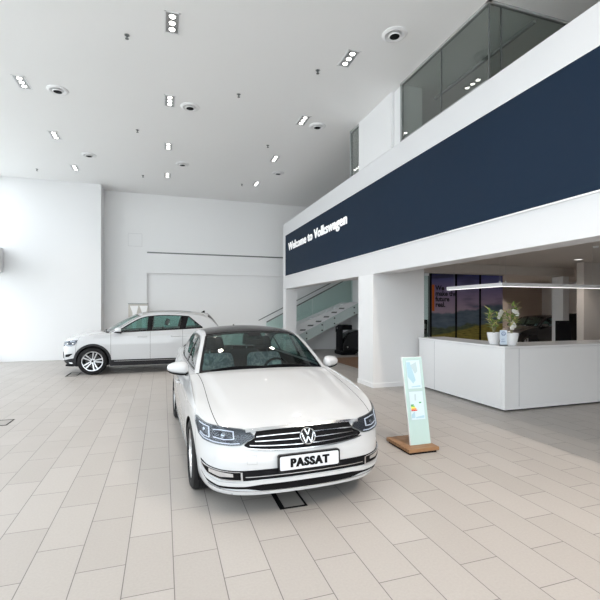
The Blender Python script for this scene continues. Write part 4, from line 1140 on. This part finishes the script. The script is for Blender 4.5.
# cleaning machine
cm = thing('scrubber_machine', 'black floor scrubbing machine parked beneath the staircase', 'cleaning machine', (6.72, 14.75, 0))
b_ = MB(); b_.prism([(-.30,.12),(.75,.12),(.75,.92),(.25,.95),(-.12,.80),(-.30,.40)], -.3, .3, Matrix(((1,0,0,0),(0,0,1,0),(0,1,0,0),(0,0,0,1))))
b_.build('tank', M_BLACK, cm, bevel=.04)
MB().box((-.40,-.33,.02), (.2,.33,.16)).build('brush_deck', M_MATTE, cm, bevel=.02)
MB().box((-.40,-.2,.16), (-.27,.2,.98)).build('rear_column', M_MATTE, cm, bevel=.03)
MB().tube([(-.34,-.28,.86),(-.34,-.30,1.05),(-.20,-.26,1.12),(.05,-.22,1.08)], .03, 8).build('handle', M_MATTE, cm, smooth=True)
MB().tube([(-.34,.28,.86),(-.34,.30,1.05),(-.20,.26,1.12),(.05,.22,1.08)], .03, 8).build('handle', M_MATTE, cm, smooth=True)
MB().box((-.32,-.24,.95), (.10,.24,1.14)).build('control_panel', M_MATTE, cm, bevel=.03)
for x in (-.2,.5): MB().cyl(.10, -.34, -.28, 18, Matrix.Translation((x,0,.10)) @ Matrix.Rotation(PI/2, 4, 'X')).build('wheel', M_TYRE, cm)
box('yellow_label', (.52,-.306,.52), (.70,-.30,.58), mat('yellow', (.8,.6,.02), .5), cm); box('silver_label', (-.15,-.306,.28), (-.10,-.30,.34), M_STEEL, cm)
tag(box('entrance_mat', (5.42, 10.0, 0), (6.9, 13.8, .012), M_RUG), 'brown floor mat between the white pillar and the stairs', 'mat')

# ------------------------------------------------------------------ ceiling fixtures
def spot_fixture(x, y, lab, z=H_CEIL, energy=60, grp='triple recessed ceiling spotlights', tilt=0):
    t = thing('triple_spotlight', lab, 'ceiling spotlight', (x, y, z), group=grp)
    fr = MB(); w, h = .115, .255
    for lo, hi in (((-w,-h,-.008),(w,-h+.02,0)),((-w,h-.02,-.008),(w,h,0)),((-w,-h,-.008),(-w+.02,h,0)),((w-.02,-h,-.008),(w,h,0))): fr.box(lo, hi)
    fr.build('frame', M_TRIMW, t)
    box('reflector_plate', (-w+.02,-h+.02,-.003), (w-.02,h-.02,-.001), M_STEEL, t)
    for k in (-1,0,1):
        lm = MB().ball((0, k*.15, -.004), (.044,.044,.018), 16, 6).build('lamp', M_LAMP, t, smooth=True)
        MB().lathe([(.046,-.003),(.058,-.010),(.066,-.003)], 20, Matrix.Translation((0,k*.15,0))).build('lamp_ring', M_GREYF, lm)
    l = bpy.data.lights.new('spotlight_light', 'SPOT'); l.energy = energy; l.spot_size = 1.5; l.spot_blend = .8; l.shadow_soft_size = .12; l.color = (1,.87,.75)
    lo = bpy.data.objects.new('spotlight_light', l); C.objects.link(lo); lo.parent = t; lo.location = (0,0,-.04); lo.rotation_euler = (tilt,0,0)
rowname = {-2.65:'left', .13:'middle', 3.08:'right'}
order = {6.7:'nearest', 9.22:'second nearest', 11.8:'third', 14.35:'farthest'}
ordL = {9.22:'nearest', 11.8:'middle', 14.35:'farthest'}
E_SPOT = 98
for x in (-2.65, .13, 3.08):
    for y in (-.8, 1.7, 4.2, 6.7, 9.22, 11.8, 14.35):
        inview = y >= 9 or (y == 6.7 and x > -1)
        if inview:
            od = (ordL if x == -2.65 else order)[y]
            spot_fixture(x+(.06 if x == -2.65 else 0), y+(.12 if x == -2.65 else 0), f'lit triple ceiling spotlight, the {od} one in the {rowname[x]} row', energy=E_SPOT)
        else: spot_fixture(x, y, 'triple ceiling spotlight overhead out of the frame', energy=E_SPOT)
for y in (-1.5, 0.0): spot_fixture(4.0, y, 'added unseen spotlight close to the fascia, for the floor shadow edge', energy=E_SPOT*6, grp='added spotlights close to the fascia', tilt=.75)  # extra unseen lamps, added to cast the sharp floor edge below the fascia
for x, y, od in ((-2.0,9.45,'near one of the left pair'),(-2.0,13.15,'far one of the left pair'),(.55,9.35,'near one of the middle pair'),(.55,13.1,'far one of the middle pair'),(3.50,5.88,'nearest of the right row'),(3.50,9.4,'middle of the right row'),(3.50,13.0,'farthest of the right row')):
    t = thing('ceiling_air_vent', f'round white ceiling air diffuser, the {od}', 'air diffuser', (x, y, H_CEIL), group='round air diffusers in the ceiling')
    MB().lathe([(.20,0),(.195,-.012),(.155,-.03),(.12,-.018),(.10,-.006)], 36).build('outer_ring', M_TRIMW, t, smooth=True)
    MB().lathe([(.10,-.03),(.085,-.045),(.065,-.03),(.05,-.004)], 30).build('inner_ring', M_TRIMW, t, smooth=True); MB().disc(.085, -.040, 20).build('throat', M_MATTE, t)
for x, y, od in ((-.55,7.22,'close to the nearest middle spotlight'),(1.46,8.5,'right of the middle row'),(-.6,10.95,'between the left and middle rows'),(2.65,10.9,'left of the right row'),(-3.74,14.96,'far left corner'),(-.63,14.6,'beside the farthest middle spotlight'),(2.61,14.55,'left of the farthest right spotlight'),(2.69,7.2,'left of the nearest right spotlight')):
    t = thing('ceiling_sprinkler', f'small dark ceiling sprinkler head, {od}', 'sprinkler', (x, y, H_CEIL), group='ceiling sprinkler heads')
    MB().lathe([(.03,0),(.028,-.012),(.010,-.016),(.010,-.05),(.028,-.055),(.028,-.06),(0,-.06)], 16).build('nozzle', M_GREYF, t); 
    MB().disc(.045, -.001, 20).build('rosette', M_STEEL, t)

# ------------------------------------------------------------------ floor sockets
def socket(x0, y0, x1, y1, lab):
    t = thing('floor_socket', lab, 'floor socket', ((x0+x1)/2, (y0+y1)/2, 0))
    a, b = (x1-x0)/2, (y1-y0)/2; m = MB(); w = .02
    for lo, hi in (((-a,-b,0),(a,-b+w,.004)),((-a,b-w,0),(a,b,.004)),((-a,-b,0),(-a+w*2.2,b,.004)),((a-w,-b,0),(a,b,.004))): m.box(lo, hi)
    m.build('frame', M_MATTE, t); box('lid', (-a+.044,-b+.02,0), (a-.02,b-.02,.002), mat('lid_grey', (.33,.31,.29), .5), t)
socket(.955, 3.48, 1.205, 3.84, 'dark framed floor socket under the bumper of the front white sedan')
socket(-2.46, 7.28, -2.21, 7.64, 'dark framed floor socket cut by the left edge of the photo')
socket(-2.40, 12.1, -2.12, 12.8, 'floor socket by the front wheel of the rear white SUV')

# ------------------------------------------------------------------ energy label stand
es = thing('info_stand', 'pale mint leaning info stand with two sheets on an oak base', 'display stand', (2.95, 4.55, 0))
MB().box((-.19,-.24,.02), (.23,.29,.06)).build('base', M_WOOD, es, bevel=.003)
MB().box((-.18,-.24,0), (.19,.25,.02)).build('base_foot', M_MATTE, es)
lean = -math.atan2(.20, 1.05)
Mp = Matrix.Translation((-.075,-.10,.06)) @ Matrix.Rotation(lean, 4, 'X')
p_ = MB().box((0,0,0), (.285,.022,1.07), Mp).build('panel', mat('mint_glass', (.50,.66,.645), .12, coat=.6), es, bevel=.002)
MB().box((-.004,.0,0), (0,.024,1.07), Mp).build('panel_edge', M_TRIMW, es); MB().box((0,.0,1.07), (.285,.024,1.076), Mp).build('panel_edge', M_TRIMW, es)
MB().box((.06,.022,0), (.22,.05,.9), Mp).build('rear_support', M_STEEL, es)
M_SHEET = mat('sheet_white', (.62,.74,.79), .3); M_SHB = mat('sheet_blue', (.40,.60,.70), .4); M_SHG = mat('sheet_grey', (.48,.60,.64), .4)
def sheet(z0, z1, kind):
    s_ = MB().box((.045,-.004,z0), (.240,0,z1), Mp).build('sheet', M_SHEET, p_)
    fr_ = MB()
    for lo, hi in (((.04,-.006,z0-.005),(.245,-.003,z0)),((.04,-.006,z1),(.245,-.003,z1+.005)),((.04,-.006,z0),(.045,-.003,z1)),((.24,-.006,z0),(.245,-.003,z1))): fr_.box(lo, hi, Mp)
    fr_.build('sheet_frame', M_SHG, p_)
    Mx_ = Mp @ Matrix(((1,0,0,0),(0,0,-1,-.0045),(0,1,0,0),(0,0,0,1)))
    if kind == 0:
        MB().prism([(.05,z1-.02),(.10,z1-.02),(.16,z0+.10),(.12,z0+.06),(.05,z0+.15)], 0, .0008, Mx_).build('blue_graphic', M_SHB, p_)
        MB().prism([(.10,z1-.06),(.19,z1-.02),(.20,z1-.14),(.16,z1-.17)], 0, .0009, Mx_).build('grey_graphic', M_SHG, p_)
        MB().prism([(.09,z0+.015),(.22,z0+.015),(.22,z0+.035),(.09,z0+.025)], 0, .0009, Mx_).build('blue_graphic', M_SHB, p_)
    else:
        cols = [(.02,.30,.08),(.25,.50,.05),(.85,.75,.05),(.80,.28,.03),(.62,.03,.03)]
        for i, cc in enumerate(cols):
            zt2 = z1-.155-.0165*i; L_ = .035+.011*i
            MB().prism([(.055,zt2),(.055+L_,zt2),(.055+L_+.008,zt2-.007),(.055+L_,zt2-.014),(.055,zt2-.014)], 0, .0009, Mx_).build('energy_bar', mat('energy_colour_%s' % 'abcde'[i], cc, .4), p_)
        MB().prism([(.175,z1-.13),(.205,z1-.13),(.205,z1-.145),(.175,z1-.145)], 0, .0009, Mx_).build('green_mark', bpy.data.materials['energy_colour_a'], p_)
        MB().prism([(.12,z1-.03),(.14,z1-.03),(.135,z1-.11),(.115,z1-.11)], 0, .0009, Mx_).build('grey_graphic', M_SHG, p_)
        MB().prism([(.05,z0+.02),(.10,z0+.02),(.10,z0+.10),(.05,z0+.06)], 0, .0008, Mx_).build('blue_graphic', M_SHB, p_)
        MB().prism([(.11,z0+.015),(.23,z0+.015),(.23,z0+.045),(.11,z0+.03)], 0, .0009, Mx_).build('blue_graphic', M_SHB, p_)
sheet(.68, 1.03, 0); sheet(.30, .64, 1)

# poster stand behind the SUV
po = thing('poster_stand', 'beige poster stand printed with two white vases behind the rear SUV', 'poster stand', (-.86, 16.2, 0))
MB().box((-.33,-.01,.55), (.33,.015,1.94)).build('board', mat('poster_beige', (.50,.47,.43), .5), po); MB().box((-.34,-.02,1.92), (.34,.02,1.945)).build('top_rail', M_GREYF, po)
MB().box((-.02,0,0), (.02,.03,.6)).build('pole', M_STEEL, po); MB().box((-.2,-.15,0), (.2,.2,.02)).build('base', M_STEEL, po)
for x in (-.12,.20):
    MB().prism([(x-.16,1.86),(x+.13,1.86),(x+.07,1.60),(x+.06,1.0),(x-.08,1.0),(x-.07,1.60)], .0, .003, Matrix(((1,0,0,0),(0,0,-1,-.012),(0,1,0,0),(0,0,0,1)))).build('white_shape', mat('poster_white', (.85,.85,.85), .5) if x < 0 else bpy.data.materials['poster_white'], po)
MB().ball((.05,-.016,1.50), (.05,.004,.08)).build('red_spot', mat('poster_red', (.55,.03,.03), .5), po)

# ------------------------------------------------------------------ plants on the counter
M_LEAF = mat('leaf_green', (.21,.33,.07), .5); M_LEAF2 = mat('leaf_tip', (.60,.52,.22), .5); M_PETAL = mat('white_petal', (.85,.83,.80), .5); M_STEM = mat('plant_stem', (.20,.19,.10), .6); M_POT = mat('white_ceramic', (.82,.82,.83), .2, coat=.6); M_SOIL = mat('pale_gravel', (.50,.40,.30), .9)
def plant(x, y, lab, seed, h, flowers, branches):
    rnd = random.Random(seed); t = thing('potted_plant', lab, 'plant', (x, y, 1.10), group='white-flowering plants on the counter')
    MB().lathe([(0,.002),(.075,.002),(.08,.008),(.094,.06),(.108,.13),(.117,.19),(.119,.21),(.112,.21),(.108,.19),(.10,.17)], 36).build('pot', M_POT, t, smooth=True, auto=50)
    MB().disc(.107, .187, 24).build('gravel', M_SOIL, t)
    sm = MB(); lf = MB(); lf2 = MB()
    for (ang, spread, hh) in branches:
        pts = []
        for k in range(8):
            q = k/7; pts.append(Vector((math.cos(ang)*spread*q**1.3, math.sin(ang)*spread*q*.6, (.18+hh*q))))
        sm.tube(pts, [.012*(1-.06*k*1.4) for k in range(8)], 6)
        for k in range(30):
            q = .30+.70*rnd.random(); b0 = pts[int(q*6.99)].lerp(pts[min(7, int(q*6.99)+1)], q*6.99 % 1)
            a = rnd.random()*2*PI; el = rnd.uniform(-.1, .9); ln = rnd.uniform(.07,.14); wd = rnd.uniform(.011,.018)
            d = Vector((math.cos(a)*math.cos(el), math.sin(a)*math.cos(el), math.sin(el))); s_ = d.cross(Vector((0,0,1))).normalized(); up = s_.cross(d)
            vs = [b0, b0+d*ln*.35+s_*wd+up*.004, b0+d*ln*.8+s_*wd*.9, b0+d*ln-up*.006, b0+d*ln*.8-s_*wd*.9, b0+d*ln*.35-s_*wd+up*.004]
            vs += [v-up*.0015 for v in vs]
            (lf2 if rnd.random() < .3 else lf).add(vs, [(0,1,2,3,4,5),(11,10,9,8,7,6)]+[(i,(i+1)%6,6+(i+1)%6,6+i) for i in range(6)])
    sm.build('stem', M_STEM, t, smooth=True); lf.build('foliage', M_LEAF, t); lf2.build('young_foliage', M_LEAF2, t)
    for (fx, fz, n_) in flowers:
        for q in range(n_):
            c0_ = Vector((fx+rnd.uniform(-.028,.028), rnd.uniform(-.05,-.01), fz+rnd.uniform(-.03,.03))); f = MB()
            for k in range(5):
                a = 2*PI*k/5+rnd.random()*.3; f.ball(c0_+Vector((math.cos(a)*.021, -.006, math.sin(a)*.021)), (.016,.005,.016), 8, 5)
            f.ball(c0_+Vector((0,-.010,0)), .006, 6, 4); f.build('flower', M_PETAL, t, smooth=True)
plant(5.66, 6.10, 'left flowering plant in a white pot on the counter corner', 3, .4, [(.135,.56,7),(.11,.50,3)], [(.25,.15,.42),(2.6,.12,.32),(.1,.22,.34),(PI,.10,.44)])
plant(5.81, 5.85, 'right flowering plant in a white pot on the counter corner', 5, .45, [(.03,.58,4),(.11,.56,4),(-.01,.31,4),(.02,.36,3)], [(.9,.10,.54),(2.7,.10,.42),(.2,.18,.34),(.4,.15,.52)])
ss = thing('sign_holder', 'small pale blue counter sign between the two white pots', 'sign', (5.595, 5.81, 1.10), -.45)
MB().box((-.062,-.035,0), (.062,.035,.012)).build('base', M_MATTE, ss); cd = MB().box((-.058,-.006,.012), (.058,.004,.265)).build('card', mat('card_blue', (.60,.68,.78), .3), ss, bevel=.001)
Mr = Matrix.Translation((0,-.0075,.205)) @ Matrix.Scale(1.25, 4) @ Matrix.Rotation(PI/2, 4, 'X')
M_INK = mat('card_ink', (.08,.16,.34), .5)
lg = MB(); lg.lathe([(.024,-.001),(.024,.001),(.029,.001),(.029,-.001)], 28, Mr, closed=True)
for x0_, y0_, x1_, y1_ in ((0,.004,-.011,.022),(0,.004,.011,.022),(-.011,-.021,-.021,.012),(-.011,-.021,0,-.001),(.011,-.021,0,-.001),(.011,-.021,.021,.012)):
    lg.prism([(x0_-.002,y0_),(x1_-.002,y1_),(x1_+.002,y1_),(x0_+.002,y0_)], -.001, .001, Mr)
lg.build('card_emblem', M_INK, cd)
ln = MB()
for z, w_ in ((.11,.06),(.10,.05),(.075,.07),(.067,.07),(.059,.055)): ln.box((-.038,-.0075,z), (-.038+w_,-.006,z+.003))
ln.build('card_text_lines', M_INK, cd)

# ------------------------------------------------------------------ cars
car1 = passat(M_PAINT, 'sedan_car', 'white sedan with black glass roof parked in front, plate reading PASSAT')
car1.location = CAR1[:3]; car1.rotation_euler = (0, 0, CAR1[3])
car2 = suv(M_PAINT, 'suv_car', 'white SUV seen from its side by the back wall, behind the sedan')
car2.location = CAR2[:3]; car2.rotation_euler = (0, 0, CAR2[3])
car3 = passat(M_BPAINT, 'black_car', 'black car parked in the room behind the reception counter', plate=False)
car3.location = (13.2, 14.2, 0); car3.rotation_euler = (0, 0, -PI/2)

# ------------------------------------------------------------------ light, camera
wd = bpy.data.worlds.new('sky'); sc.world = wd; wd.use_nodes = True; nt = wd.node_tree
bg = nt.nodes['Background']; tc = nt.nodes.new('ShaderNodeTexCoord'); sp = nt.nodes.new('ShaderNodeSeparateXYZ'); rp_ = nt.nodes.new('ShaderNodeValToRGB')
nt.links.new(tc.outputs['Generated'], sp.inputs[0]); nt.links.new(sp.outputs['Z'], rp_.inputs[0]); nt.links.new(rp_.outputs[0], bg.inputs[0])
rp_.color_ramp.elements[0].position = 0; rp_.color_ramp.elements[0].color = (.90,.93,.965,1); rp_.color_ramp.elements[1].position = .8; rp_.color_ramp.elements[1].color = (.91,.945,.985,1)
bg.inputs['Strength'].default_value = SKY
def portal(loc, rot, sx, sy):
    l = bpy.data.lights.new('window_portal', 'AREA'); l.shape = 'RECTANGLE'; l.size = sx; l.size_y = sy; l.cycles.is_portal = True
    o = bpy.data.objects.new('window_portal', l); C.objects.link(o); o.location = loc; o.rotation_euler = rot
portal((XL-.05, 6.0, 3.05), (0, -PI/2, 0), 6.0, 20.0)
portal((-.4, YF-.05, 3.05), (PI/2, 0, 0), 10.0, 6.0)
cam = bpy.data.cameras.new('camera'); co = bpy.data.objects.new('camera', cam); C.objects.link(co)
co.location = (0, 0, 1.72); co.rotation_euler = (PI/2, 0, -.3151)
cam.sensor_width = 36; cam.lens = 36*419.5/600; cam.shift_y = 9.6/600; cam.clip_start = .05; cam.clip_end = 300
sc.camera = co
vs_ = sc.view_settings; vs_.view_transform = 'Standard'; vs_.look = 'None'; vs_.gamma = 1; vs_.use_curve_mapping = False; vs_.exposure = EXPO
